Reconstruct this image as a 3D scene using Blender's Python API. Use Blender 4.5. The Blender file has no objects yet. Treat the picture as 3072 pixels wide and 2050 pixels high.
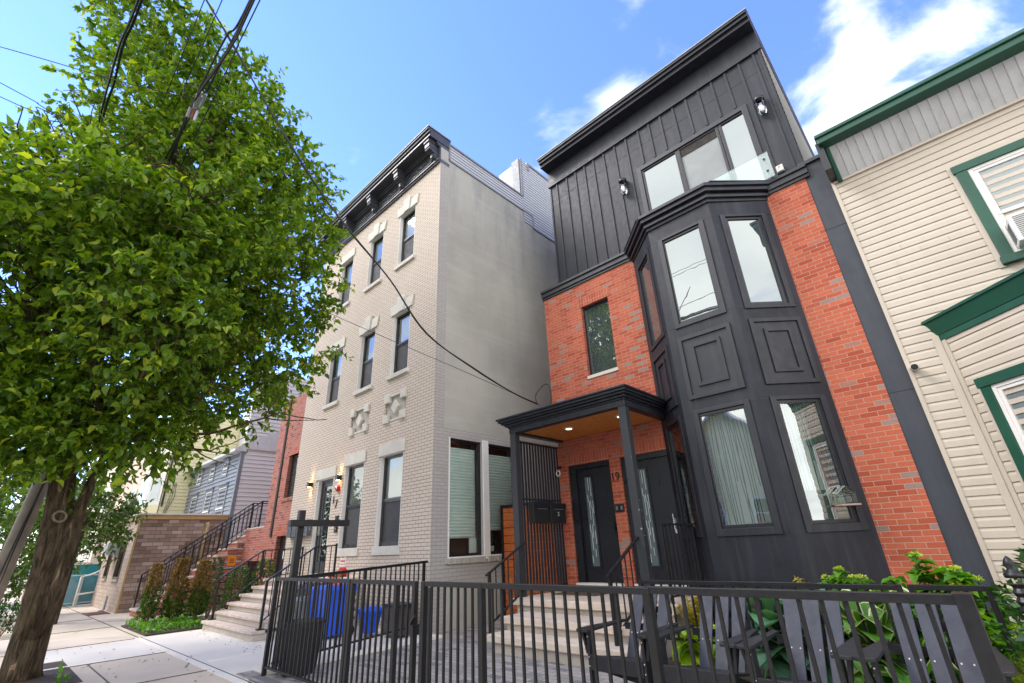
import bpy, math, random
import numpy as np
from mathutils import Vector, Matrix
random.seed(7); rng = np.random.default_rng(7)
H = 1.40                      # eye height: every z below is measured from the eye, the ground lies at -1.40
G = -1.40
sc = bpy.context.scene
COL = sc.collection
R = math.radians

# ------------------------------------------------------------------ camera
cam_d = bpy.data.cameras.new("camera"); cam_d.sensor_width = 36; cam_d.lens = 36*1386.68/3072
cam_d.clip_start = .05; cam_d.clip_end = 800
cam = bpy.data.objects.new("camera", cam_d); COL.objects.link(cam); sc.camera = cam
yaw, pit, rol = R(-42.737), R(23.697), R(-2.6066)
cf = Vector((math.sin(yaw)*math.cos(pit), math.cos(yaw)*math.cos(pit), math.sin(pit)))
cr = Vector((math.cos(yaw), -math.sin(yaw), 0)); cu = cr.cross(cf)
cr2 = cr*math.cos(rol)+cu*math.sin(rol); cu2 = cu*math.cos(rol)-cr*math.sin(rol)
cam.matrix_world = Matrix(((cr2.x, cu2.x, -cf.x, 0), (cr2.y, cu2.y, -cf.y, 0), (cr2.z, cu2.z, -cf.z, H), (0, 0, 0, 1)))

# ------------------------------------------------------------------ world, sun, exposure
SUN_DIR = Vector((-.52, -.42, .76)).normalized()      # towards the sun
W = bpy.data.worlds.new("World"); sc.world = W; W.use_nodes = True
nt = W.node_tree; N = nt.nodes; L = nt.links; N.clear()
def wn(t, **k):
    n = N.new(t)
    for a, b in k.items(): setattr(n, a, b)
    return n
def wmath(op, a, b=None, c=None, clamp=False):
    n = wn('ShaderNodeMath', operation=op, use_clamp=clamp)
    for i, v in enumerate((a, b, c)):
        if v is None: continue
        if isinstance(v, (int, float)): n.inputs[i].default_value = v
        else: L.new(v, n.inputs[i])
    return n.outputs[0]
sky = wn('ShaderNodeTexSky', sky_type='NISHITA', sun_disc=False)
sky.sun_elevation = math.asin(SUN_DIR.z); sky.sun_rotation = math.atan2(SUN_DIR.x, SUN_DIR.y)
sky.air_density = 1.0; sky.dust_density = .0; sky.ozone_density = 3.0
hs = wn('ShaderNodeHueSaturation'); hs.inputs['Saturation'].default_value = 1.17; hs.inputs['Value'].default_value = 1.8
hs.inputs['Hue'].default_value = .521
L.new(sky.outputs[0], hs.inputs['Color'])
tc = wn('ShaderNodeTexCoord'); sp = wn('ShaderNodeSeparateXYZ'); L.new(tc.outputs['Generated'], sp.inputs[0])
zc = wmath('MAXIMUM', sp.outputs[2], 0.02); zz = wmath('ADD', zc, .22)
px = wmath('DIVIDE', sp.outputs[0], zz); py = wmath('DIVIDE', sp.outputs[1], zz)
cb = wn('ShaderNodeCombineXYZ'); L.new(px, cb.inputs[0]); L.new(py, cb.inputs[1]); cb.inputs[2].default_value = 9.3
n1 = wn('ShaderNodeTexNoise'); n1.inputs['Scale'].default_value = 3.4; n1.inputs['Detail'].default_value = 8; n1.inputs['Roughness'].default_value = .56
n1.inputs['Distortion'].default_value = .35
L.new(cb.outputs[0], n1.inputs['Vector'])
def lobe(dx, dy, dz, power):
    v = Vector((dx, dy, dz)).normalized()
    d = wn('ShaderNodeVectorMath', operation='DOT_PRODUCT'); L.new(tc.outputs['Generated'], d.inputs[0]); d.inputs[1].default_value = v
    return wmath('POWER', wmath('MAXIMUM', d.outputs['Value'], 0.001), power)
back = wmath('MULTIPLY', wmath('MULTIPLY_ADD', sp.outputs[1], -.75, -.15, clamp=True), 1.0); right_ = wmath('MULTIPLY', wmath('SUBTRACT', sp.outputs[0], .40, clamp=True), .7); back = wmath('ADD', back, right_)    # the sky behind the viewer is overcast
low = wmath('MULTIPLY', wmath('POWER', wmath('SUBTRACT', 1.0, zc, clamp=True), 6.0), .34)
zen = wmath('MULTIPLY', wmath('SUBTRACT', sp.outputs[2], .88, clamp=True), 4.)      # unseen zenith cloud, added for neutral overhead light
acc = wmath('ADD', wmath('ADD', n1.outputs['Fac'], zen), wmath('ADD', back, low))
for dx, dy, dz, pw, am in ((.02, .80, .60, 70, .16), (.09, .74, .665, 500, .10), (.187, .743, .643, 1200, .12), (.23, .78, .58, 400, .14), (-.655, .29, .695, 700, .22), (-.26, .615, .745, 500, .16), (-.49, .52, .70, 300, .22), (-.725, -.17, .667, 1500, .08), (-.90, .12, .42, 60, .08)):
    acc = wmath('ADD', acc, wmath('MULTIPLY', lobe(dx, dy, dz, pw), am))
cov = wmath('SUBTRACT', wmath('SUBTRACT', acc, wmath('MULTIPLY', lobe(-.76, -.12, .62, 14), .16)), wmath('MULTIPLY', lobe(-.36, .42, .83, 30), .10))      # clear blue to the upper left
cr_ = wn('ShaderNodeMapRange'); cr_.interpolation_type = 'SMOOTHSTEP'
cr_.inputs['From Min'].default_value = .58; cr_.inputs['From Max'].default_value = .86
L.new(cov, cr_.inputs['Value'])
mx = wn('ShaderNodeMixRGB'); L.new(cr_.outputs[0], mx.inputs['Fac']); L.new(hs.outputs[0], mx.inputs['Color1'])
CLOUD = 9.3
n2 = wn('ShaderNodeTexNoise'); n2.inputs['Scale'].default_value = 2.6; n2.inputs['Detail'].default_value = 5; L.new(cb.outputs[0], n2.inputs['Vector'])
rmp = wn('ShaderNodeValToRGB'); L.new(n2.outputs['Fac'], rmp.inputs[0])
rmp.color_ramp.elements[0].position = .25; rmp.color_ramp.elements[0].color = (.74, .75, .77, 1)
rmp.color_ramp.elements[1].position = .6; rmp.color_ramp.elements[1].color = (1, .985, .955, 1)
cm = wn('ShaderNodeVectorMath', operation='SCALE'); L.new(rmp.outputs[0], cm.inputs[0]); cm.inputs['Scale'].default_value = CLOUD
L.new(cm.outputs[0], mx.inputs['Color2'])
bg = wn('ShaderNodeBackground'); bg.inputs['Strength'].default_value = .15; L.new(mx.outputs[0], bg.inputs['Color'])
out = wn('ShaderNodeOutputWorld'); L.new(bg.outputs[0], out.inputs['Surface'])

sun_d = bpy.data.lights.new("sun", 'SUN'); sun_d.energy = 1.5; sun_d.angle = R(24); sun_d.color = (1, .95, .88)
sun = bpy.data.objects.new("sun", sun_d); COL.objects.link(sun)
sun.rotation_euler = SUN_DIR.to_track_quat('Z', 'Y').to_euler(); sun.location = (0, 0, 40)
vs = sc.view_settings; vs.view_transform = 'Standard'; vs.look = 'None'; vs.exposure = 1.10; vs.gamma = 1; vs.use_curve_mapping = False
sc.cycles.max_bounces = 8; sc.cycles.transparent_max_bounces = 12
try: sc.cycles.use_denoising = True
except Exception: pass

# ------------------------------------------------------------------ materials
MATS = {}
class Nodes:
    def __init__(s, name):
        s.m = bpy.data.materials.new(name); s.m.use_nodes = True
        s.t = s.m.node_tree; s.n = s.t.nodes; s.l = s.t.links
        s.b = s.n['Principled BSDF']; s.o = s.n['Material Output']
    def add(s, t, **k):
        n = s.n.new(t)
        for a, b in k.items(): setattr(n, a, b)
        return n
    def put(s, v, sock):
        if isinstance(v, (int, float)): sock.default_value = v
        elif isinstance(v, tuple): sock.default_value = v if len(v) == len(sock.default_value) else v+(1,)
        else: s.l.new(v, sock)
    def math(s, op, a, b=None, c=None, clamp=False):
        n = s.add('ShaderNodeMath', operation=op, use_clamp=clamp)
        for i, v in enumerate((a, b, c)):
            if v is not None: s.put(v, n.inputs[i])
        return n.outputs[0]
    def mix(s, f, a, b, mode='MIX'):
        n = s.add('ShaderNodeMixRGB', blend_type=mode); s.put(f, n.inputs[0]); s.put(a, n.inputs[1]); s.put(b, n.inputs[2]); return n.outputs[0]
    def pos(s): return s.add('ShaderNodeNewGeometry').outputs['Position']
    def noise(s, scale, detail=4, vec=None, rough=.55, dist=0):
        n = s.add('ShaderNodeTexNoise'); n.inputs['Scale'].default_value = scale; n.inputs['Detail'].default_value = detail
        n.inputs['Roughness'].default_value = rough; n.inputs['Distortion'].default_value = dist
        s.l.new(vec if vec is not None else s.pos(), n.inputs['Vector']); return n.outputs['Fac']
    def ramp(s, f, stops):
        n = s.add('ShaderNodeValToRGB'); s.l.new(f, n.inputs[0]); e = n.color_ramp.elements
        while len(e) < len(stops): e.new(.5)
        for i, (p, c) in enumerate(stops): e[i].position = p; e[i].color = tuple(c)+(1,) if len(c) == 3 else c
        return n.outputs[0]
    def range(s, f, a, b, c, d):
        n = s.add('ShaderNodeMapRange'); s.l.new(f, n.inputs[0])
        for i, v in enumerate((a, b, c, d)): n.inputs[1+i].default_value = v
        return n.outputs[0]
    def bump(s, h, strength, dist):
        n = s.add('ShaderNodeBump'); n.inputs['Strength'].default_value = strength; n.inputs['Distance'].default_value = dist
        s.l.new(h, n.inputs['Height']); s.l.new(n.outputs[0], s.b.inputs['Normal']); return n.outputs[0]
    def wall_uv(s):
        g = s.add('ShaderNodeNewGeometry'); p = s.add('ShaderNodeSeparateXYZ'); q = s.add('ShaderNodeSeparateXYZ')
        s.l.new(g.outputs['Position'], p.inputs[0]); s.l.new(g.outputs['True Normal'], q.inputs[0])
        side = s.math('GREATER_THAN', s.math('ABSOLUTE', q.outputs[0]), s.math('ABSOLUTE', q.outputs[1]))
        u = s.math('ADD', s.math('MULTIPLY', p.outputs[0], s.math('SUBTRACT', 1.0, side)), s.math('MULTIPLY', p.outputs[1], side))
        flat = s.math('GREATER_THAN', s.math('ABSOLUTE', q.outputs[2]), .7)
        v = s.math('ADD', s.math('MULTIPLY', p.outputs[2], s.math('SUBTRACT', 1.0, flat)), s.math('MULTIPLY', p.outputs[1], flat))
        return u, v
    def set(s, col=None, rough=None, metal=None, spec=None):
        if col is not None: s.put(col, s.b.inputs['Base Color'])
        if rough is not None: s.put(rough, s.b.inputs['Roughness'])
        if metal is not None: s.b.inputs['Metallic'].default_value = metal
        if spec is not None: s.b.inputs['Specular IOR Level'].default_value = spec
        return s
def vary(c, k): return tuple(max(0, min(1, x*k)) for x in c)
def plain(name, c, rough=.6, var=.12, scale=3., metal=0., spec=.5, grain=0., gscale=120, streak=0., dust=0.):
    if name in MATS: return MATS[name]
    s = Nodes(name)
    f = s.noise(scale, 5)
    col = s.mix(s.range(f, .3, .7, 0, 1), vary(c, 1-var), vary(c, 1+var))
    if streak:
        mp = s.add('ShaderNodeMapping'); s.l.new(s.pos(), mp.inputs[0]); mp.inputs['Scale'].default_value = (6, 6, .5)
        col = s.mix(s.range(s.noise(1.3, 5, mp.outputs[0]), .5, .8, 0, streak), col, vary(c, .5))
    if dust:
        mp = s.add('ShaderNodeMapping'); s.l.new(s.pos(), mp.inputs[0]); mp.inputs['Scale'].default_value = (9, 9, .7)
        col = s.mix(s.range(s.noise(1., 7, mp.outputs[0], .65), .48, .78, 0, dust), col, (.16, .155, .15)); col = s.mix(s.range(s.noise(55, 2), .70, .74, 0, dust), col, (.3, .3, .3))
    s.set(col, s.range(s.noise(scale*4, 3), .3, .7, rough*.85, min(1, rough*1.15)), metal, spec)
    if grain: s.bump(s.noise(gscale, 3), grain, .01)
    MATS[name] = s.m; return s.m
def brick(name, c1, c2, grey, mortar, bw=.203, bh=.0677, mz=.010, gfrac=.08, flat=.0, swap=False, depth=.006, dirt=.15, paint=0., offs=.5):
    s = Nodes(name); u, v = s.wall_uv()
    cb = s.add('ShaderNodeCombineXYZ')
    if swap: s.l.new(v, cb.inputs[0]); s.l.new(u, cb.inputs[1])
    else: s.l.new(u, cb.inputs[0]); s.l.new(v, cb.inputs[1])
    b = s.add('ShaderNodeTexBrick'); s.l.new(cb.outputs[0], b.inputs['Vector'])
    b.offset = offs; b.squash = 1
    for k, x in (('Scale', 1.), ('Mortar Size', mz/2), ('Mortar Smooth', .12), ('Bias', 0.), ('Brick Width', bw), ('Row Height', bh)): b.inputs[k].default_value = x
    b.inputs['Color1'].default_value = (0, 0, 0, 1); b.inputs['Color2'].default_value = (1, 1, 1, 1); b.inputs['Mortar'].default_value = (0, 0, 0, 1)
    ms = tuple(mortar)
    r = s.ramp(b.outputs['Color'], [(0, c1), (.55, c2), (1-gfrac-.03, vary(c2, .86)), (1-gfrac, grey), (1, grey)] if gfrac > 0 else [(0, c1), (1, c2)])
    r = s.mix(s.range(s.noise(38, 4), .35, .7, 0, .3), r, s.mix(1., r, (.55, .5, .5), 'MULTIPLY'))
    r = s.mix(s.range(s.noise(1.1, 5), .4, .75, 0, dirt), r, s.mix(1., r, (.62, .6, .58), 'MULTIPLY'))
    if paint: r = s.mix(paint, r, c2)
    col = s.mix(b.outputs['Fac'], r, ms)
    s.set(col, .85, 0, .3)
    h = s.math('ADD', s.math('MULTIPLY', s.math('SUBTRACT', 1.0, b.outputs['Fac']), 1.0), s.math('MULTIPLY', s.noise(90, 3), .25))
    s.bump(h, .9, depth)
    MATS[name] = s.m; return s.m
def glassm(name, refl, tint, inside=None, rough=0., wob=.02):
    """window pane: sky mirrored at its face, dark room or curtain behind"""
    s = Nodes(name); s.n.remove(s.b)
    gl = s.add('ShaderNodeBsdfGlossy'); gl.inputs['Color'].default_value = (.82, .88, .88, 1); gl.inputs['Roughness'].default_value = rough
    bp = s.add('ShaderNodeBump'); bp.inputs['Strength'].default_value = wob; bp.inputs['Distance'].default_value = .05
    s.l.new(s.noise(2.2, 2), bp.inputs['Height']); s.l.new(bp.outputs[0], gl.inputs['Normal'])
    if inside is None:
        b = s.add('ShaderNodeBsdfTransparent'); b.inputs['Color'].default_value = tint+(1,)
    else:
        b = s.add('ShaderNodeBsdfDiffuse'); b.inputs['Color'].default_value = inside+(1,)
    lw = s.add('ShaderNodeLayerWeight'); lw.inputs['Blend'].default_value = .2
    f = s.math('MULTIPLY_ADD', lw.outputs['Fresnel'], 1-refl, refl, clamp=True)
    m = s.add('ShaderNodeMixShader'); s.l.new(f, m.inputs[0]); s.l.new(b.outputs[0], m.inputs[1]); s.l.new(gl.outputs[0], m.inputs[2])
    s.l.new(m.outputs[0], s.o.inputs['Surface']); MATS[name] = s.m; return s.m
def leafm(name, dark, mid, light, trans=.35, rough=.45):
    s = Nodes(name)
    ri = s.add('ShaderNodeNewGeometry').outputs['Random Per Island']
    col = s.ramp(ri, [(0, dark), (.42, mid), (.78, mid), (1, light)])
    col = s.mix(s.range(s.noise(.9, 3), .35, .7, 0, .55), col, s.mix(1., col, (1.25, 1.2, .7), 'MULTIPLY'))
    s.set(col, rough, 0, .45)
    tr = s.add('ShaderNodeBsdfTranslucent'); s.l.new(s.mix(1., col, (1.5, 1.5, .55), 'MULTIPLY'), tr.inputs['Color'])
    m = s.add('ShaderNodeMixShader'); m.inputs[0].default_value = trans
    s.l.new(s.b.outputs[0], m.inputs[1]); s.l.new(tr.outputs[0], m.inputs[2]); s.l.new(m.outputs[0], s.o.inputs['Surface'])
    MATS[name] = s.m; return s.m
def glow(name, c, st):
    s = Nodes(name); s.set(c, .5); s.b.inputs['Emission Color'].default_value = c+(1,); s.b.inputs['Emission Strength'].default_value = st; MATS[name] = s.m; return s.m

M = {}
M['brick'] = brick('red_brick', (.37, .070, .034), (.53, .135, .070), (.31, .21, .18), (.46, .29, .22), gfrac=.07, mz=.009, dirt=.45)
M['soldier'] = brick('red_brick_soldier', (.37, .072, .036), (.50, .128, .068), (.3, .2, .17), (.46, .29, .22), swap=True, gfrac=0, offs=0.)
M['tan'] = brick('cream_painted_brick', (.58, .49, .40), (.65, .56, .465), (.5, .42, .36), (.20, .14, .10), bh=.0685, gfrac=0, mz=.009, paint=.5, depth=.005, dirt=.22)
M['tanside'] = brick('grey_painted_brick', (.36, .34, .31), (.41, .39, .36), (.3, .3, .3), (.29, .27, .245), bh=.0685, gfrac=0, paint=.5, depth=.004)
M['oldbrick'] = brick('worn_red_brick', (.34, .095, .065), (.46, .155, .105), (.2, .08, .06), (.42, .30, .25), gfrac=.06)
M['brownstone'] = brick('brown_stone_veneer', (.21, .135, .095), (.44, .32, .25), (.55, .43, .36), (.13, .10, .085), bw=.30, bh=.115, mz=.012, gfrac=.2)
M['palestone'] = brick('pale_stone_veneer', (.44, .34, .27), (.55, .45, .37), (.5, .4, .35), (.34, .27, .22), bw=.30, bh=.115, mz=.012, gfrac=.1)
M['paver'] = brick('grey_pavers', (.27, .25, .235), (.40, .37, .34), (.19, .19, .195), (.17, .155, .14), bw=.22, bh=.11, mz=.010, gfrac=.15, depth=.004)
M['black'] = plain('charcoal_paint', (.0165, .0185, .0265), .52, .22, 2.5, spec=.35, dust=.16, grain=.06, gscale=160)
M['blacktrim'] = plain('charcoal_trim_paint', (.0135, .015, .022), .46, .2, 2., dust=.12, grain=.03)
M['gloss'] = plain('black_window_frame', (.012, .013, .017), .3, .1)
M['doorblack'] = plain('black_door_paint', (.010, .011, .016), .36, .15, grain=.03)
M['iron'] = plain('black_painted_iron', (.010, .010, .011), .42, .2, 9, spec=.4, grain=.1, gscale=60)
M['chair'] = plain('grey_chair_boards', (.030, .034, .050), .55, .2, 5, dust=.10, spec=.35, grain=.08, gscale=90)
M['chairdark'] = plain('dark_chair_boards', (.014, .0145, .018), .5, .12, 5, grain=.08, gscale=90)
M['white'] = plain('white_paint', (.73, .71, .66), .5, .06, streak=.12)
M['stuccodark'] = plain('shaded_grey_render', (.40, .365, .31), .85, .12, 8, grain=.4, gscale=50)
M['stone'] = plain('offwhite_stone_trim', (.58, .55, .475), .75, .1, 4, grain=.25, gscale=60, streak=.12)
M['pewter'] = plain('dark_pewter_cornice_paint', (.040, .042, .050), .40, .2, 6, grain=.1, gscale=50)
M['green'] = plain('dark_green_trim', (.008, .070, .040), .45, .15, 2, streak=.25)
M['ribbed'] = plain('grey_ribbed_metal', (.52, .52, .51), .5, .06, 3, streak=.45)
M['cream'] = plain('cream_vinyl_siding', (.50, .435, .35), .5, .05, 1.6, streak=.16)
M['greyside'] = plain('white_grey_vinyl_siding', (.60, .59, .565), .5, .03, 1.2)
M['roofside'] = plain('grey_vinyl_roof_cladding', (.40, .405, .415), .5, .04, 1.2)
M['greyfront'] = plain('slate_grey_clapboard', (.17, .185, .205), .55, .05, 1.2)
M['yellow'] = plain('pale_yellow_clapboard', (.66, .60, .36), .55, .04, 1.2)
M['peach'] = plain('peach_stucco', (.60, .44, .34), .8, .08, 1.5, grain=.2)
M['teal'] = plain('teal_plywood', (.015, .30, .36), .6, .12, 1.5)
M['rust'] = plain('orange_stained_wood', (.42, .105, .022), .5, .25, 7, grain=.15, gscale=30)
M['soil'] = plain('soil', (.055, .038, .026), .95, .4, 12, grain=.8, gscale=30)
M['concrete'] = plain('old_tan_concrete', (.52, .44, .36), .85, .14, 1.1, grain=.3, gscale=70)
def paved(name, c, seed):
    s = Nodes(name); f = s.noise(1.3, 6); st = s.noise(.55+seed, 7, rough=.7)
    v = s.add('ShaderNodeTexVoronoi'); v.inputs['Scale'].default_value = 2.3; s.l.new(s.pos(), v.inputs['Vector'])
    col = s.mix(s.range(f, .3, .7, 0, 1), vary(c, .86), vary(c, 1.08)); col = s.mix(s.range(st, .52, .72, 0, .42), col, vary(c, .52))
    col = s.mix(s.math('LESS_THAN', v.outputs['Distance'], .055), col, vary(c, .42))
    g = s.add('ShaderNodeTexVoronoi', feature='DISTANCE_TO_EDGE'); g.inputs['Scale'].default_value = .42; mpv = s.add('ShaderNodeMixRGB'); mpv.inputs[0].default_value = .12
    nn = s.add('ShaderNodeTexNoise'); nn.inputs['Scale'].default_value = 2.5; s.l.new(s.pos(), nn.inputs['Vector']); s.l.new(s.pos(), mpv.inputs[1]); s.l.new(nn.outputs['Color'], mpv.inputs[2]); s.l.new(mpv.outputs[0], g.inputs['Vector'])
    col = s.mix(s.math('MULTIPLY', s.math('LESS_THAN', g.outputs['Distance'], .004), s.math('GREATER_THAN', s.noise(.8, 2), .54)), col, vary(c, .3))
    s.set(col, .85); s.bump(s.noise(70, 3), .3, .008); MATS[name] = s.m; return s.m
M['concrete'] = paved('worn_tan_concrete', (.60, .51, .40), .1)
M['newcon'] = plain('new_pale_concrete', (.69, .645, .575), .8, .07, 1.4, grain=.25, gscale=80)
M['edgecon'] = plain('trowelled_concrete_edge', (.76, .715, .64), .75, .05, 2)
M['asphalt'] = plain('asphalt', (.052, .051, .050), .9, .2, 4, grain=.6, gscale=90)
M['step'] = plain('step_concrete', (.46, .415, .36), .85, .12, 2.5, grain=.35, gscale=70, streak=.15)
M['tread'] = plain('rock_faced_tread_stone', (.54, .445, .38), .85, .18, 6, grain=.9, gscale=34)
M['slabstone'] = plain('sandstone_tread', (.60, .50, .41), .8, .16, 3, grain=.4, gscale=60)
M['bark'] = None
M['metalgrey'] = plain('galvanised_metal', (.42, .44, .46), .4, .1, metal=.6)
M['redplastic'] = plain('red_plastic', (.50, .012, .014), .35, .08)
M['rustsleeve'] = plain('rust_red_sleeve', (.16, .05, .03), .6)
M['bluebin'] = plain('blue_plastic', (.012, .10, .72), .38, .1)
M['blackbin'] = plain('black_plastic', (.014, .014, .016), .45, .15)
M['greybin'] = plain('grey_plastic', (.16, .17, .18), .5, .1)
M['orange'] = plain('orange_plastic', (.75, .11, .015), .45, .1)
M['brass'] = plain('aged_brass', (.28, .16, .06), .4, .2, metal=.7)
M['chrome'] = plain('brushed_steel', (.6, .6, .6), .25, .05, metal=1.)
M['cable'] = plain('black_cable', (.012, .012, .012), .5, .1)
M['pole'] = plain('weathered_pole_wood', (.21, .18, .15), .9, .2, 5, grain=.5, gscale=25)
M['mirror'] = glassm('window_glass_reflecting', .30, (.1, .1, .1), (.06, .075, .08))
M['darkglass'] = glassm('window_glass_dark', .16, (.1, .1, .1), (.014, .016, .018))
M['clear'] = glassm('window_glass_clear', .08, (.90, .97, .95))
M['upclear'] = glassm('upper_sash_glass', .2, (.90, .97, .95))
M['bayglass'] = glassm('bay_window_glass', .34, (.86, .95, .93))
M['reflectblue'] = glassm('sky_reflection_blue_glass', .14, (.72, .84, .95))  # blue tint stands in for sky mirrored in the pane
M['balu'] = glassm('balustrade_glass', .16, (.84, .93, .92), wob=.0)
M['lens'] = glassm('lamp_glass', .2, (.9, .9, .9), wob=0)
M['screen'] = plain('grey_insect_screen', (.045, .045, .048), .7, .1)
M['screenlight'] = plain('pale_insect_screen', (.26, .275, .27), .75, .1)
M['blind'] = plain('mint_blind_fabric', (.69, .74, .70), .8, .05)
M['blindwhite'] = plain('white_blind', (.62, .62, .57), .7, .05)
M['room'] = plain('dim_room', (.03, .026, .022), .9, .3)
M['reflection_backing'] = plain('pale_reflection_backing', (.66, .70, .66), .8, .1)  # pale backing colour stands in for the reflection in the bay panes
M['bulb'] = plain('white_bulb', (.8, .78, .75), .3, .03)
M['led'] = glow('warm_lamp_light', (1., .55, .18), 14)
M['down'] = glow('recessed_light_lens', (1., .93, .82), 1.2)
M['flower'] = leafm('lime_flower_heads', (.30, .40, .03), (.42, .52, .05), (.55, .60, .12), .25)
M['leaf'] = leafm('street_tree_leaves', (.034, .092, .007), (.132, .235, .013), (.38, .46, .04), .45)
M['leaf2'] = leafm('background_tree_leaves', (.04, .09, .016), (.085, .155, .03), (.22, .30, .06), .35)
M['hydr'] = leafm('hydrangea_leaves', (.04, .14, .01), (.10, .27, .018), (.24, .42, .03), .38)
M['hostablue'] = leafm('blue_hosta_leaves', (.05, .15, .09), (.09, .23, .14), (.15, .30, .20), .25)
M['hosta'] = leafm('green_hosta_leaves', (.04, .14, .012), (.08, .22, .02), (.13, .28, .03), .3)
M['margin'] = leafm('cream_leaf_margins', (.45, .47, .28), (.55, .56, .36), (.62, .62, .45), .25)
M['limehosta'] = leafm('lime_hosta_leaves', (.18, .32, .01), (.30, .45, .015), (.42, .55, .03), .3)
M['fern'] = leafm('golden_fern_fronds', (.20, .16, .01), (.34, .27, .015), (.45, .38, .03), .3)
M['boxwood'] = leafm('boxwood_leaves', (.02, .07, .008), (.05, .13, .012), (.10, .2, .02), .25)
M['brownleaf'] = leafm('dry_brown_leaves', (.13, .085, .03), (.25, .155, .065), (.34, .25, .11), .2)
M['grass'] = leafm('ornamental_grass', (.14, .2, .01), (.28, .36, .02), (.4, .45, .05), .3)
M['darkbush'] = leafm('dark_bush_leaves', (.012, .045, .012), (.025, .08, .018), (.06, .13, .03), .2)
M['dryflower'] = leafm('dried_flower_heads', (.22, .12, .08), (.36, .22, .15), (.45, .3, .22), .15)
# bark: deep vertical furrows
s = Nodes('furrowed_bark')
mp = s.add('ShaderNodeMapping'); s.l.new(s.pos(), mp.inputs[0]); mp.inputs['Scale'].default_value = (1, 1, .16)
f1 = s.noise(15, 7, mp.outputs[0], .7, 1.2); f2 = s.noise(3, 4); f3 = s.noise(60, 4)
g1 = s.range(f1, .38, .62, 0, 1)
s.set(s.mix(s.range(f2, .35, .7, 0, .55), s.ramp(f1, [(.38, (.045, .033, .022)), (.5, (.165, .115, .07)), (.68, (.29, .21, .135))]), s.ramp(f1, [(.38, (.03, .027, .015)), (.66, (.19, .165, .08))])), .95, 0, .2)
s.bump(s.math('ADD', g1, s.math('MULTIPLY', f3, .3)), 1., .055); M['bark'] = s.m
# stucco: weathered grey
s = Nodes('weathered_grey_stucco')
a = s.noise(.55, 6, rough=.6); b = s.noise(26, 4)
mp = s.add('ShaderNodeMapping'); s.l.new(s.pos(), mp.inputs[0]); mp.inputs['Scale'].default_value = (2., 2., .35)
st = s.noise(1.4, 6, mp.outputs[0], .62)
col = s.ramp(a, [(.30, (.31, .302, .258)), (.55, (.385, .372, .322)), (.75, (.44, .422, .365))])
col = s.mix(s.range(st, .52, .78, 0, .40), col, (.27, .27, .255))
zz_ = s.add('ShaderNodeSeparateXYZ'); s.l.new(s.pos(), zz_.inputs[0])
col = s.mix(s.math('MULTIPLY', s.range(st, .46, .66, 0, .55), s.range(zz_.outputs[2], 8.2, 11., 0, 1)), col, (.22, .22, .21))
mp2 = s.add('ShaderNodeMapping'); s.l.new(s.pos(), mp2.inputs[0]); mp2.inputs['Scale'].default_value = (1, .5, 5)
col = s.mix(s.range(s.noise(1.2, 4, mp2.outputs[0]), .5, .75, 0, .16), col, (.62, .59, .53))
s.set(s.mix(s.range(b, .4, .7, 0, .25), col, (.38, .36, .32)), .9, 0, .25); s.bump(b, .5, .012); M['stucco'] = s.m
# porch ceiling: warm tongue-and-groove boards
s = Nodes('cedar_ceiling_boards'); p = s.add('ShaderNodeSeparateXYZ'); s.l.new(s.pos(), p.inputs[0])
w = s.math('FRACT', s.math('MULTIPLY', p.outputs[0], 9.5))
mp = s.add('ShaderNodeMapping'); s.l.new(s.pos(), mp.inputs[0]); mp.inputs['Scale'].default_value = (14, 1.2, 1)
g = s.noise(3, 5, mp.outputs[0])
s.set(s.mix(s.math('LESS_THAN', w, .05), s.ramp(g, [(.3, (.50, .16, .03)), (.7, (.78, .30, .065))]), (.06, .02, .006)), .45); M['cedar'] = s.m

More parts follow.
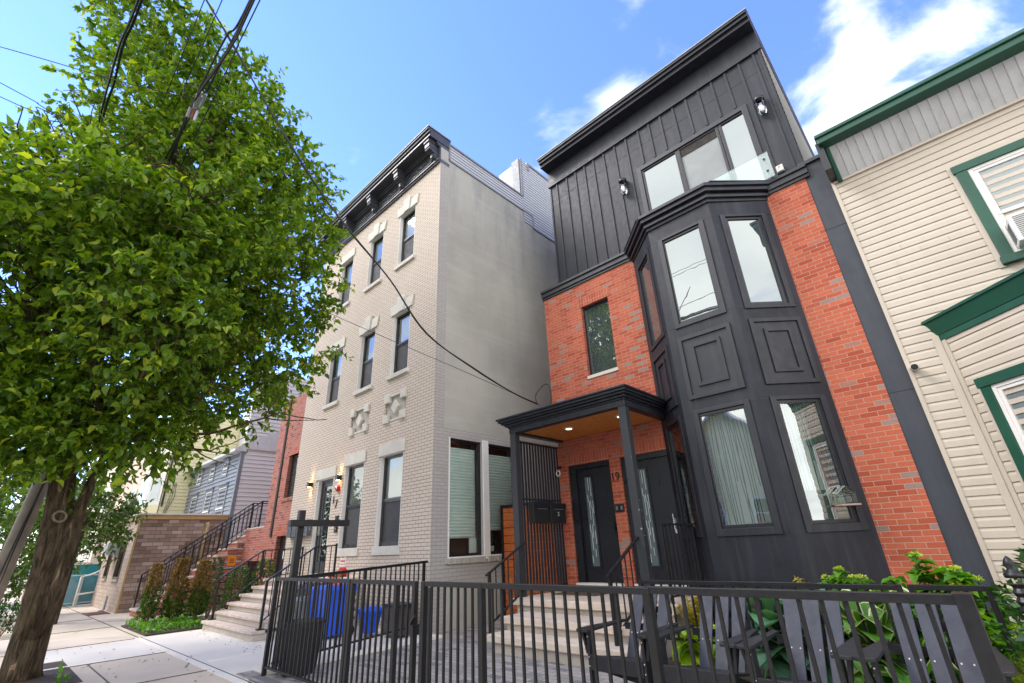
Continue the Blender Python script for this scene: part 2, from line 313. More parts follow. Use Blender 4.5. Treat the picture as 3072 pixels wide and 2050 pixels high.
# ------------------------------------------------------------------ mesh building
ORG = {}
def org(o): return ORG.get(o.name, Vector((0, 0, 0)))
class MB:
    def __init__(s): s.v = []; s.f = []; s.mi = []; s.k = 0
    def quad(s, *p):
        n = len(s.v); s.v += [tuple(x) for x in p]; s.f.append(tuple(range(n, n+len(p)))); s.mi.append(s.k); return s
    def box(s, x0, x1, y0, y1, z0, z1):
        if x0 > x1: x0, x1 = x1, x0
        if y0 > y1: y0, y1 = y1, y0
        if z0 > z1: z0, z1 = z1, z0
        n = len(s.v); s.v += [(x, y, z) for z in (z0, z1) for y in (y0, y1) for x in (x0, x1)]
        for q in ((0, 2, 3, 1), (4, 5, 7, 6), (0, 1, 5, 4), (2, 6, 7, 3), (0, 4, 6, 2), (1, 3, 7, 5)): s.f.append(tuple(n+i for i in q)); s.mi.append(s.k)
        return s
    def hexa(s, b, t):      # bottom and top loops
        n = len(s.v); m = len(b); s.v += [tuple(x) for x in b]+[tuple(x) for x in t]
        s.f.append(tuple(range(n+m-1, n-1, -1))); s.f.append(tuple(range(n+m, n+2*m))); s.mi += [s.k, s.k]
        for i in range(m): j = (i+1) % m; s.f.append((n+i, n+j, n+m+j, n+m+i)); s.mi.append(s.k)
        return s
    def prism(s, pts, z0, z1): return s.hexa([(x, y, z0) for x, y in pts], [(x, y, z1) for x, y in pts])
    def tube(s, pts, r, sides=8, cap=True):
        pts = [Vector(p) for p in pts]; rr = r if isinstance(r, (list, tuple)) else [r]*len(pts); n0 = len(s.v); prev = None
        for i, p in enumerate(pts):
            d = (pts[min(i+1, len(pts)-1)]-pts[max(i-1, 0)]).normalized()
            if prev is None: a = d.orthogonal().normalized()
            else: a = (prev-d*prev.dot(d)); a = a.normalized() if a.length > 1e-6 else d.orthogonal().normalized()
            prev = a; b = d.cross(a)
            for k in range(sides):
                t = 2*math.pi*k/sides+math.pi/sides; s.v.append(tuple(p+(a*math.cos(t)+b*math.sin(t))*rr[i]))
        for i in range(len(pts)-1):
            for k in range(sides):
                q = n0+i*sides; j = (k+1) % sides; s.f.append((q+k, q+j, q+sides+j, q+sides+k)); s.mi.append(s.k)
        if cap:
            s.f.append(tuple(range(n0+sides-1, n0-1, -1))); s.f.append(tuple(range(n0+(len(pts)-1)*sides, n0+len(pts)*sides))); s.mi += [s.k, s.k]
        return s
    def bar(s, a, b, w, h=None, up=(0, 0, 1)):     # rectangular bar from a to b
        a = Vector(a); b = Vector(b); h = h or w; d = (b-a).normalized(); u = Vector(up)
        if abs(d.dot(u)) > .98: u = Vector((0, 1, 0))
        x = d.cross(u).normalized()*w/2; y = x.normalized().cross(d)*h/2
        return s.hexa([a-x-y, a+x-y, a+x+y, a-x+y], [b-x-y, b+x-y, b+x+y, b-x+y])
    def lathe(s, c, prof, seg=24):
        n0 = len(s.v)
        for r, z in prof:
            for k in range(seg): t = 2*math.pi*k/seg; s.v.append((c[0]+r*math.cos(t), c[1]+r*math.sin(t), c[2]+z))
        for i in range(len(prof)-1):
            for k in range(seg): j = (k+1) % seg; q = n0+i*seg; s.f.append((q+k, q+j, q+seg+j, q+seg+k)); s.mi.append(s.k)
        s.f.append(tuple(range(n0+seg-1, n0-1, -1))); s.f.append(tuple(range(n0+(len(prof)-1)*seg, n0+len(prof)*seg))); s.mi += [s.k, s.k]
        return s
    def ball(s, c, rx, ry=None, rz=None, seg=10, rings=7):
        ry = ry or rx; rz = rz or rx; n0 = len(s.v)
        for i in range(rings+1):
            a = math.pi*i/rings
            for k in range(seg): t = 2*math.pi*k/seg; s.v.append((c[0]+rx*math.sin(a)*math.cos(t), c[1]+ry*math.sin(a)*math.sin(t), c[2]-rz*math.cos(a)))
        for i in range(rings):
            for k in range(seg): j = (k+1) % seg; q = n0+i*seg; s.f.append((q+k, q+j, q+seg+j, q+seg+k)); s.mi.append(s.k)
        return s
    def build(s, name, mat, parent=None, bevel=0, smooth=False, kind=None, at=None):
        vv = [Vector((x, y, z+H)) for x, y, z in s.v]
        if parent is not None: o0 = org(parent)
        elif at is not None: o0 = Vector((at[0], at[1], at[2]+H))
        elif kind: o0 = Vector((0, 0, 0))
        else:
            lo = [min(c[i] for c in vv) for i in range(3)]; hi = [max(c[i] for c in vv) for i in range(3)]; o0 = Vector(((lo[0]+hi[0])/2, (lo[1]+hi[1])/2, lo[2]))
        me = bpy.data.meshes.new(name); me.from_pydata([v-o0 for v in vv], [], s.f)
        for m in (mat if isinstance(mat, (list, tuple)) else [mat]): me.materials.append(m)
        if any(s.mi): me.polygons.foreach_set('material_index', s.mi)
        if smooth: me.polygons.foreach_set('use_smooth', [True]*len(me.polygons))
        me.validate(); me.update()
        o = bpy.data.objects.new(name, me); COL.objects.link(o); ORG[o.name] = o0
        if parent is not None: o.parent = parent
        else: o.location = o0
        if bevel:
            b = o.modifiers.new('edge', 'BEVEL'); b.width = bevel; b.segments = 2; b.limit_method = 'ANGLE'; b.angle_limit = R(50)
        if kind: o['kind'] = kind
        return o
def tag(o, label, cat, group=None):
    o['label'] = label; o['category'] = cat
    if group: o['group'] = group
    return o
def thing(name, label, cat, loc, group=None):
    o = bpy.data.objects.new(name, None); COL.objects.link(o); o.empty_display_size = .2
    o.location = (loc[0], loc[1], loc[2]+H); ORG[o.name] = Vector(o.location); return tag(o, label, cat, group)
def dup_tree(o, parent=None):
    c = o.copy(); COL.objects.link(c); ORG[c.name] = org(o)
    if parent is not None: c.parent = parent
    for ch in list(o.children): dup_tree(ch, c)
    return c
class Fr:
    """wall frame: s runs along the wall, d stands out of it"""
    def __init__(s, o, u, n): s.o = Vector(o+(0,)); s.u = Vector(u+(0,)).normalized(); s.n = Vector(n+(0,)).normalized()
    def p(s, a, z, d=0): v = s.o+s.u*a+s.n*d; return (v.x, v.y, z)
    def box(s, mb, a0, a1, z0, z1, d0, d1):
        b = [s.p(a0, z0, d0), s.p(a1, z0, d0), s.p(a1, z0, d1), s.p(a0, z0, d1)]; t = [s.p(a0, z1, d0), s.p(a1, z1, d0), s.p(a1, z1, d1), s.p(a0, z1, d1)]
        return mb.hexa(b, t)
    def ring(s, mb, a0, a1, z0, z1, w, d0, d1, wb=None):
        wb = wb or w
        s.box(mb, a0, a0+w, z0, z1, d0, d1); s.box(mb, a1-w, a1, z0, z1, d0, d1)
        s.box(mb, a0+w, a1-w, z1-w, z1, d0, d1); s.box(mb, a0+w, a1-w, z0, z0+wb, d0, d1); return mb
    def pane(s, mb, a0, a1, z0, z1, d): return mb.quad(s.p(a0, z0, d), s.p(a1, z0, d), s.p(a1, z1, d), s.p(a0, z1, d))
def wall(mb, F, a0, a1, z0, z1, holes=(), depth=.12, d=0):
    A = sorted({a0, a1, *[h[i] for h in holes for i in (0, 1)]}); Z = sorted({z0, z1, *[h[i] for h in holes for i in (2, 3)]})
    for i in range(len(A)-1):
        for j in range(len(Z)-1):
            ca, cz = (A[i]+A[i+1])/2, (Z[j]+Z[j+1])/2
            if any(h[0] < ca < h[1] and h[2] < cz < h[3] for h in holes): continue
            F.pane(mb, A[i], A[i+1], Z[j], Z[j+1], d)
    for h in holes:
        p = F.p
        mb.quad(p(h[0], h[2], d), p(h[0], h[2], d-depth), p(h[0], h[3], d-depth), p(h[0], h[3], d))
        mb.quad(p(h[1], h[2], d-depth), p(h[1], h[2], d), p(h[1], h[3], d), p(h[1], h[3], d-depth))
        mb.quad(p(h[0], h[3], d), p(h[0], h[3], d-depth), p(h[1], h[3], d-depth), p(h[1], h[3], d))
        mb.quad(p(h[0], h[2], d-depth), p(h[0], h[2], d), p(h[1], h[2], d), p(h[1], h[2], d-depth))
    return mb
def siding(mb, F, a0, a1, z0, z1, ex=.112, out=.014, dutch=True):
    z = z0
    while z < z1-1e-4:
        t = min(z+ex, z1); p = F.p
        mid = z+(t-z)*.62
        mb.quad(p(a0, z, 0.002), p(a1, z, 0.002), p(a1, z, out), p(a0, z, out))
        if dutch:
            mb.quad(p(a0, z, out), p(a1, z, out), p(a1, mid, out*.92), p(a0, mid, out*.92))
            mb.quad(p(a0, mid, out*.92), p(a1, mid, out*.92), p(a1, t, .002), p(a0, t, .002))
        else: mb.quad(p(a0, z, out), p(a1, z, out), p(a1, t, .002), p(a0, t, .002))
        z = t
    return mb
def text(name, body, size, F, a, z, d, mat, parent=None, ext=.006, vertical=0):
    cu_ = bpy.data.curves.new(name, 'FONT'); cu_.body = body; cu_.size = size; cu_.extrude = ext; cu_.align_x = 'CENTER'; cu_.align_y = 'CENTER'; cu_.space_line = .95
    t = bpy.data.objects.new('lettering_source', cu_); COL.objects.link(t); bpy.context.view_layer.update()
    me = bpy.data.meshes.new_from_object(t.evaluated_get(bpy.context.evaluated_depsgraph_get())); bpy.data.objects.remove(t)
    c = Vector(F.p(a, z+H, d)); m = Matrix((F.u, Vector((0, 0, 1)), F.n)).transposed().to_4x4()
    o = bpy.data.objects.new(name, me); COL.objects.link(o); me.materials.append(mat)
    o0 = org(parent) if parent is not None else c
    me.transform(Matrix.Translation(c-o0) @ m)
    if parent is not None: o.parent = parent
    else: o.location = c
    ORG[o.name] = o0; return o
def soft(o, lv=1):
    for p in o.data.polygons: p.use_smooth = True
    return o

# leaf clouds ---------------------------------------------------------------
LEAF = np.array([(0, 0, 0), (-.5, .40, .12), (0, .45, -.03), (.5, .40, .12), (0, 1., -.24)])
LTRI = np.array([(0, 2, 1), (0, 3, 2), (1, 2, 4), (2, 3, 4)])
BIG = np.array([(0, 0, 0), (-.46, .24, .10), (-.44, .58, .09), (0, .5, -.04), (.46, .24, .10), (.44, .58, .09), (0, 1., -.28)])
BTRI = np.array([(0, 3, 1), (1, 3, 2), (2, 3, 6), (0, 4, 3), (4, 5, 3), (5, 6, 3)])
def leaves(name, P, D, size, mat, parent=None, width=.62, shape=None, jit=.35, flat=0., kind=None):
    """P points, D directions of the leaf's midrib (n,3); size scalar or (n,)"""
    shp = LEAF if shape is None else shape
    n = len(P); P = np.asarray(P, float); D = np.asarray(D, float)+rng.normal(0, jit, (n, 3)); D /= np.linalg.norm(D, axis=1)[:, None]+1e-9
    U = np.tile(np.array([0, 0, 1.]), (n, 1))+rng.normal(0, .55*(1-flat)+.05, (n, 3)); X = np.cross(D, U); X /= np.linalg.norm(X, axis=1)[:, None]+1e-9
    Z = np.cross(X, D); S = (np.ones(n)*size)*rng.uniform(.55, 1.35, n)
    V = (P[:, None, :]+S[:, None, None]*(shp[None, :, 0:1]*width*X[:, None, :]+shp[None, :, 1:2]*D[:, None, :]+shp[None, :, 2:3]*Z[:, None, :]))
    k = len(shp); V = V.reshape(-1, 3); V[:, 2] += H
    tri = (np.arange(n)[:, None, None]*k+(BTRI if k == 7 else LTRI)[None]).reshape(-1, 3)
    o0 = np.array(org(parent)) if parent is not None else (np.array([V[:, 0].mean(), V[:, 1].mean(), V[:, 2].min()]) if kind is None else np.zeros(3))
    V = V-o0
    me = bpy.data.meshes.new(name); me.vertices.add(len(V)); me.vertices.foreach_set('co', V.ravel())
    me.loops.add(tri.size); me.loops.foreach_set('vertex_index', tri.ravel().astype(np.int32)); me.polygons.add(len(tri))
    me.polygons.foreach_set('loop_start', (np.arange(len(tri))*3).astype(np.int32)); me.polygons.foreach_set('loop_total', np.full(len(tri), 3, np.int32))
    me.polygons.foreach_set('use_smooth', np.ones(len(tri), bool)); me.update(); me.materials.append(mat)
    o = bpy.data.objects.new(name, me); COL.objects.link(o); ORG[o.name] = Vector(o0)
    if parent is not None: o.parent = parent
    else: o.location = o0
    if kind: o['kind'] = kind
    return o
def unit(n): v = rng.normal(0, 1, (n, 3)); return v/np.linalg.norm(v, axis=1)[:, None]
def shoots(base, dirs, length, per, droop=.25):
    """leaf positions along curved shoots"""
    n = len(base); t = rng.uniform(.05, 1., (n, per)); l = np.ones(n)*length
    P = base[:, None, :]+dirs[:, None, :]*(t*l[:, None])[:, :, None]
    P[:, :, 2] -= droop*(t**2)*l[:, None]
    side = rng.normal(0, 1, (n, per, 3)); Dd = dirs[:, None, :]*.5+side*.8; Dd[:, :, 2] -= .35
    return P.reshape(-1, 3), Dd.reshape(-1, 3)

# ------------------------------------------------------------------ the setting
MB().box(-70, 40, .12, 60, G-.25, G).build('ground', M['concrete'], kind='structure')
MB().box(-70, 40, -9.5, -.03, G-.4, G-.14).build('road', M['asphalt'], kind='structure')
MB().box(-70, 40, -.03, .12, G-.4, G+.002).build('kerb', M['newcon'], kind='structure')
MB().box(-70, 40, -60, -9.5, G-.4, G).build('ground', M['concrete'], kind='structure')
MB().box(-12.95, -7.18, 2.66, 5.75, G, G+.004).build('path', M['newcon'], kind='structure')       # new slab in front of the cream house
m = MB(); m.box(-12.7, -10.55, 1.05, 2.60, G, G+.004); m.build('pavement', M['newcon'], kind='structure')
m = MB()
for x0, x1, y0, y1 in ((-12.95, -7.05, 2.55, 2.65), (-10.65, -10.53, 1.05, 2.55), (-12.8, -12.7, .9, 2.55), (-9.0, -8.93, 2.75, 3.7), (-7.3, -7.22, 2.66, 3.3)): m.box(x0, x1, y0, y1, G, G+.008)
m.build('pavement', M['edgecon'], kind='structure')
m = MB()
for x in (-30, -27, -24.2, -21.4, -18.6, -15.8, -12.9, -10.53, -8.3, -6.2, -3.8, -1.2): m.box(x-.008, x+.008, .13, 2.6, G, G+.0085)
m.box(-40, -13, 2.62, 2.635, G, G+.0085); m.box(-13, 4, 2.653, 2.667, G, G+.0095); m.box(-10.53, 4, 1.55, 1.562, G, G+.0085)
m.build('pavement', plain('dirty_joint', (.10, .085, .07), .95), kind='structure')
MB().box(-11.3, -9.1, .2, 1.35, G, G+.006).build('ground', M['soil'], kind='structure')
MB().box(-7.62, -.05, 2.70, 7.9, G, G+.02).build('courtyard', M['paver'], kind='structure')
MB().box(-7.62, -7.16, 2.9, 5.75, G+.004, G+.05).build('kerb', M['newcon'], kind='structure')
m = MB(); m.box(-3.14, 2.6, 5.42, 7.8, G-.05, G+.12); m.box(-.05, 3.2, 2.7, 5.5, G-.05, G+.05); m.build('ground', M['soil'], kind='structure')
MB().box(-15.6, -13.05, 2.75, 5.6, G-.05, G+.03).build('ground', M['soil'], kind='structure')

# ------------------------------------------------------------------ black and red townhouse
YB, YU, YC = 7.84, 8.50, 7.12
FB = Fr((0, YB), (1, 0), (0, -1)); FU = Fr((0, YU), (1, 0), (0, -1)); FC = Fr((0, YC), (1, 0), (0, -1))
FRt = Fr((-1.805, YC), (.755, .72), (.72, -.755)); FLt = Fr((-3.68, YB), (.73, -.72), (-.72, -.73))
WR, WL = 1.0433, 1.0254
house = thing('townhouse', 'modern black and red brick townhouse with two-storey black bay window', 'house', (-3.3, 9, G))
holes = [(-5.10, -4.40, 3.17, 4.80), (-5.86, -4.86, -.74, 1.42), (-4.63, -3.58, -.74, 1.42)]
m = wall(MB(), FB, -6.12, -.43, G, 5.40, holes, .14)
m.quad((-6.12, YB, 5.4), (-6.12, 16, 5.4), (-6.12, 16, G), (-6.12, YB, G)); m.quad((-.43, YB, G), (-.43, YB+.06, G), (-.43, YB+.06, 5.4), (-.43, YB, 5.4))
m.build('brick_wall', M['brick'], house)
MB().box(-6.10, -.45, 8.15, 16, G, 5.38).build('wall', M['black'], house)
for a0, a1, z0 in ((-5.10, -4.40, 4.80), (-5.86, -4.86, 1.42), (-4.63, -3.58, 1.42)): FB.box(MB(), a0-.06 if z0 > 2 else a0, a1+.06 if z0 > 2 else a1, z0-.001, z0+.215, -.1, .004).build('lintel', M['soldier'], house)
def window(F, a0, a1, z0, z1, d, fw, par, fmat, gmat, back=None, name='window', dpt=.05, mull=(), trans=()):
    f = F.ring(MB(), a0, a1, z0, z1, fw, d-dpt, d)
    for x in mull: F.box(f, x-fw/2, x+fw/2, z0+fw, z1-fw, d-dpt, d-.004)
    for z in trans: F.box(f, a0+fw, a1-fw, z-fw/2, z+fw/2, d-dpt, d-.002)
    w = f.build(name, fmat, par, bevel=.004)
    F.pane(MB(), a0+fw, a1-fw, z0+fw, z1-fw, d-dpt*.6).build('pane', gmat, w)
    if back is not None:
        b = MB(); F.box(b, a0+.01, a1-.01, z0+.01, z1-.01, d-dpt-.26, d-dpt-.24); b.build('interior', back, w)
    return w
w = window(FB, -5.10, -4.40, 3.17, 4.80, -.08, .045, house, M['gloss'], M['mirror'])
FB.box(MB(), -5.12, -4.38, 3.10, 3.17, -.1, .02).build('sill', M['stone'], w, bevel=.006)
# doors
def front_door(a0, a1, g0, g1, num, ax, hand):
    d = FB.box(MB(), a0, a1, -.70, 1.325, -.13, -.085).build('door', M['doorblack'], house, bevel=.004)
    fr = MB(); FB.box(fr, a0-.16 if hand > 0 else a0-.12, a0, -.74, 1.325, -.13, -.03); FB.box(fr, a0-.16 if hand > 0 else a0-.12, a1+(.01 if hand > 0 else .12), 1.325, 1.42, -.13, -.03); FB.box(fr, a1, a1+(.01 if hand > 0 else .12), -.74, 1.325, -.13, -.06); fr.build('door_frame', M['gloss'], d)
    st = MB(); FB.box(st, a0-.012, a0, -.69, 1.325, -.085, -.075); FB.box(st, a0, a1, 1.325, 1.335, -.085, -.075); st.build('weather_strip', M['blind'], d)
    FB.ring(MB(), g0-.04, g1+.04, -.47, 1.20, .04, -.085, -.068).build('glazing_frame', M['gloss'], d)
    FB.pane(MB(), g0, g1, -.43, 1.16, -.075).build('glazing', glassm('frosted_door_glass', .12, (1, 1, 1), (.085, .115, .125), .25), d)
    lead = MB(); gw = g1-g0
    for k in range(13):
        x = g0+gw*(.12+.76*((k*37) % 13)/12); z = -.38+1.4*((k*29) % 13)/13; FB.box(lead, x-.003, x+.003, z, z+.13+.1*(k % 3), -.075, -.072)
    lead.build('leading', M['blind'], d)
    text('door_number', num, .17, FB, ax, .90, -.08, M['gloss'], d)
    h = MB(); hx = a1-.07; FB.box(h, hx-.022, hx+.022, .06, .30, -.085, -.06); h.bar(FB.p(hx, .12, -.03), FB.p(hx, .36, -.03), .018); h.build('handle', M['chrome'] if hand < 0 else M['gloss'], d)
    FB.box(MB(), a0-.16, a1+.02, -.80, -.70, -.14, .05).build('threshold', M['white'], d)
front_door(-5.69, -4.87, -5.52, -5.36, '2', -5.07, 1)
front_door(-4.50, -3.70, -4.33, -4.18, '1', -3.95, -1)
# bay window
bayw = [(-2.74, -2.01, .08, 1.73), (-2.74, -2.01, 3.28, 4.97)]
m = wall(MB(), FC, -2.95, -1.805, G+.05, 5.40, bayw, .06)
wall(m, FRt, 0, WR, G+.05, 5.40, [(.225, .835, .08, 1.73), (.225, .835, 3.28, 4.97)], .06)
wall(m, FLt, 0, WL, G+.05, 5.40, [(.235, .805, .08, 1.73), (.235, .805, 3.28, 4.97)], .06)
bay = m.build('bay', M['black'], house)
def casing(F, a0, a1):
    p = MB(); F.ring(p, a0, a1, 1.97, 3.03, .062, 0, .03); F.ring(p, a0+.19, a1-.19, 2.15, 2.86, .055, 0, .03); F.box(p, a0+.062, a1-.062, 2.032, 2.968, 0, .004)
    p.build('panel', M['blacktrim'], bay, bevel=.003)
    g = MB()
    for z in (5.0, 3.24, 1.76, -.01):
        F.box(g, .004 if F is not FC else -2.946, a0, z, z+.006, 0, .0025); F.box(g, a1, (WR if F is FRt else WL)-.004 if F is not FC else -1.81, z, z+.006, 0, .0025)
    g.build('seam', M['gloss'], bay)
casing(FC, -2.80, -1.945); casing(FRt, .14, .94); casing(FLt, .14, .90)
def bay_casing(F, a0, a1, z0, z1, w0, w1, par):
    c = MB(); b = .065
    F.box(c, a0, a0+b+.02, z0, z1, 0, .022); F.box(c, a1-b-.02, a1, z0, z1, 0, .022); F.box(c, a0+b+.02, a1-b-.02, z0, w0-.004, 0, .022); F.box(c, a0+b+.02, a1-b-.02, w1+.004, z1, 0, .022)
    c.build('casing', M['blacktrim'], par, bevel=.003)
CAS = {id(FC): (-2.80, -1.945), id(FRt): (.14, .94), id(FLt): (.14, .90)}
def strings(F, a0, a1, z0, z1, d, par, seed):
    r = random.Random(seed); c = MB(); n = 17
    for k in range(n):
        x = a0+(a1-a0)*(k+.5+r.uniform(-.3, .3))/n; ph = r.uniform(0, 6); am = r.uniform(.004, .018); tilt = r.uniform(-.03, .03)
        zz = z0 if r.random() < .7 else z0+r.uniform(.2, .7)
        c.tube([F.p(min(a1, max(a0, x+am*math.sin(ph+t*5)+tilt*t)), z1-(z1-zz)*t, d) for t in [i/9 for i in range(10)]], .006, 4, False)
    c.build('string_curtain', M['gloss'], par)
for F, a0, a1, seed in ((FC, -2.74, -2.01, 1), (FRt, .225, .835, 2), (FLt, .235, .805, 3)):
    w = window(F, a0, a1, .08, 1.73, -.005, .045, bay, M['gloss'], M['bayglass'], M['reflection_backing'], dpt=.04)
    bay_casing(F, *CAS[id(F)], -.02, 1.79, .08, 1.73, w)
    strings(F, a0+.05, a1-.05, .13 if F is FC else .45, 1.68, -.05, w, seed)
    if F is FRt:
        b = MB(); F.box(b, a0+.06, a1-.2, .12, .5, -.2, -.12); b.build('window_seat', M['room'], w)
    w = window(F, a0, a1, 3.28, 4.97, -.005, .045, bay, M['gloss'], M['mirror'], dpt=.04); bay_casing(F, *CAS[id(F)], 3.21, 5.02, 3.28, 4.97, w)
plan = [(-3.68, YB), (-2.95, YC), (-1.805, YC), (-1.05, YB)]
def bayoff(o): return [(-3.68-o*1.38, YB+.02), (-2.95-.41*o, YC-o), (-1.805+.41*o, YC-o), (-1.05+o*1.38, YB+.02)]
m = MB()
for o, z0, z1 in ((.03, 5.30, 5.365), (.075, 5.365, 5.42), (.055, 5.42, 5.465), (.125, 5.465, 5.545), (.165, 5.545, 5.61)): m.prism(bayoff(o), z0, z1)
m.build('bay_cornice', M['blacktrim'], house, bevel=.006)
m = MB(); m.prism([(-3.9, YB), (-3.1, YC-.1), (-1.65, YC-.1), (-.85, YB), (-.85, 8.5), (-3.9, 8.5)], 5.612, 5.63); m.box(-6.1, -.42, YB, 8.5, 5.5, 5.60); m.build('balcony_floor', M['blacktrim'], house)
for x0, x1 in ((-6.15, -3.74), (-.99, -.36)):
    m = MB(); FB.box(m, x0, x1, 5.38, 5.44, -.02, .03); FB.box(m, x0, x1, 5.44, 5.55, -.02, .055); FB.box(m, x0, x1, 5.55, 5.61, -.05, .085); m.build('ledge', M['blacktrim'], house, bevel=.005)
# upper storey
m = MB(); dh = (-3.46, -.99, 5.6, 8.10)
wall(m, FU, -6.10, -.40, 5.6, 8.757, [dh], .1); FU.pane(m, -6.10, -.40, 8.765, 9.32, 0)
FU.pane(m, -6.10, -.40, 8.757, 8.765, -.006)
m.quad((-6.1, YU, 5.6), (-6.1, YU, 9.9), (-6.1, 16, 9.9), (-6.1, 16, 5.6))
m.build('upper_wall', M['black'], house)
m = MB(); SX = Fr((-.40, 0), (0, 1), (1, 0)); siding(m, SX, YU+.03, 16, 5.6, 9.9, .115, .012, False); m.build('side_wall', M['greyside'], house)
m = MB()
for x in (-5.85, -5.51, -5.21, -4.91, -4.62, -4.30, -3.97, -3.64, -3.29, -3.0, -2.7, -2.37, -2.05, -1.75, -1.45, -1.15, -.85, -.55, -.43, -6.08):
    FU.box(m, x-.022, x+.022, 8.19 if -3.55 < x < -.92 else 5.6, 9.31, .0005, .024)
m.build('batten', M['black'], house, bevel=.003)
m = MB(); FU.box(m, -6.13, -.37, 9.30, 9.85, 0, .04); FU.box(m, -6.13, -.37, 9.27, 9.31, 0, .055); m.build('frieze', M['blacktrim'], house, bevel=.005)
m = MB()
for o, z0, z1 in ((.34, 9.83, 9.93), (.40, 9.93, 10.01), (.44, 10.01, 10.07)): m.box(-6.12-.02, -.39+.02, YU-o, 16, z0, z1)
m.build('cornice', M['blacktrim'], house, bevel=.008)
MB().box(-6.16, -.35, YU-.455, 16, 10.07, 10.09).build('roof_edge', plain('light_roof_edge', (.32, .33, .32), .5), house)
# sliding door of the balcony
w = FU.ring(MB(), -3.50, -.95, 5.6, 8.16, .11, -.03, .03).build('balcony_door', M['blacktrim'], house, bevel=.004)
m = MB()
for a0, a1 in ((-3.40, -2.50), (-2.50, -1.575), (-1.56, -1.01)): FU.ring(m, a0, a1, 5.7, 8.06, .055, -.05, .0)
m.build('sash', M['gloss'], w, bevel=.003)
for a0, a1, g in ((-3.345, -2.555, 'mirror'), (-1.505, -1.065, 'mirror')): FU.pane(MB(), a0, a1, 5.75, 8.005, -.03).build('pane', M[g], w)
FU.pane(MB(), -2.445, -1.63, 5.75, 8.005, -.035).build('insect_screen', M['screenlight'], w)
FU.box(MB(), -2.445, -1.63, 7.80, 8.005, -.035, -.02).build('blind_box', M['room'], w)
FU.box(MB(), -1.60, -1.565, 6.5, 6.75, 0, .02).build('handle', M['gloss'], w)
# fire-wall strip next to the cream house
m = MB(); FB.box(m, -.43, -.14, G, 1.64, -.5, -.012); FB.box(m, -.43, -.14, 1.648, 4.31, -.5, -.012); FB.box(m, -.43, -.14, 4.318, 5.62, -.5, -.012); FB.box(m, -.43, -.14, G, 5.6, -.5, -.018)
m.build('pilaster', plain('slate_grey_render', (.030, .036, .048), .6, .15, 2, dust=.1, grain=.1), house)
MB().box(-.46, -.06, YB-.03, 9.2, 5.62, 5.69).build('parapet_cap', M['blacktrim'], house, bevel=.005)
# porch
m = MB()
for o, z0, z1 in ((.02, 2.02, 2.05), (.06, 2.05, 2.09), (.11, 2.09, 2.125), (.15, 2.125, 2.17), (.18, 2.17, 2.205)): m.box(-6.03-o, -3.515+o*.75, 6.33-o, YB-.005, z0, z1)
m.box(-6.03, -3.515, 6.33, 6.47, 1.92, 2.02); m.box(-6.03, -5.9, 6.47, YB-.005, 1.92, 2.02); m.box(-3.66, -3.515, 6.47, YB-.06, 1.92, 2.02)
porch = m.build('porch_roof', M['blacktrim'], house, bevel=.006)
m = MB(); m.hexa([(-6.15, 6.2, 2.207), (-3.44, 6.2, 2.207), (-3.44, YB, 2.207), (-6.15, YB, 2.207)], [(-6.05, 6.35, 2.235), (-3.55, 6.35, 2.235), (-3.6, YB, 2.33), (-6.05, YB, 2.33)]); m.build('roof_sheet', M['gloss'], porch)
MB().box(-5.9, -3.66, 6.47, YB-.004, 1.955, 1.975).build('ceiling', M['cedar'], porch)
for x, y in ((-5.12, 7.0), (-4.0, 7.0)):
    r_ = MB().lathe((x, y, 1.938), [(.075, 0), (.085, .017)], 28).build('downlight', M['white'], porch); MB().lathe((x, y, 1.934), [(.058, 0), (.058, .004)], 28).build('lens', M['down'], r_)
s = Nodes('chipped_black_post'); f = s.noise(14, 6, rough=.7); p_ = s.add('ShaderNodeSeparateXYZ'); s.l.new(s.pos(), p_.inputs[0])
edge = s.math('LESS_THAN', s.math('ABSOLUTE', s.math('SUBTRACT', p_.outputs[0], -3.525)), .03)
chip = s.math('MULTIPLY', s.math('GREATER_THAN', f, .64), edge)
s.set(s.mix(chip, (.026, .028, .033), (.42, .42, .42)), .5)
for x in (-6.02, -3.655): MB().box(x, x+.13, 6.335, 6.465, -.80, 1.92).build('porch_post', s.m, house, bevel=.006)
m = MB(); SS = Fr((-6.07, 0), (0, 1), (1, 0))
for k in range(16): SS.box(m, 6.50+k*.084, 6.543+k*.084, -.74, 1.84, -.004, .008)
for z in (-.74, .75, 1.80): SS.box(m, 6.47, 7.83, z, z+.03, -.02, -.005)
m.build('slat_screen', M['blacktrim'], house); SS.box(MB(), 6.47, 7.83, 1.85, 1.92, -.03, .03).build('screen_rail', M['white'], house)
m = MB(); m.k = 1
m.box(-5.93, -3.2, 6.25, YB+.1, G, -.90); m.box(-5.63, -3.2, 5.70, 6.25, G, -1.07); m.box(-5.60, -3.2, 5.35, 5.70, G, -1.25)
m.k = 0; m.box(-5.97, -3.16, 6.19, YB+.1, -.90, -.80); m.box(-5.67, -3.16, 5.64, 6.25, -1.07, -.975); m.box(-5.64, -3.16, 5.29, 5.70, -1.25, -1.155)
m.build('front_steps', [M['slabstone'], M['step']], house, bevel=.012)

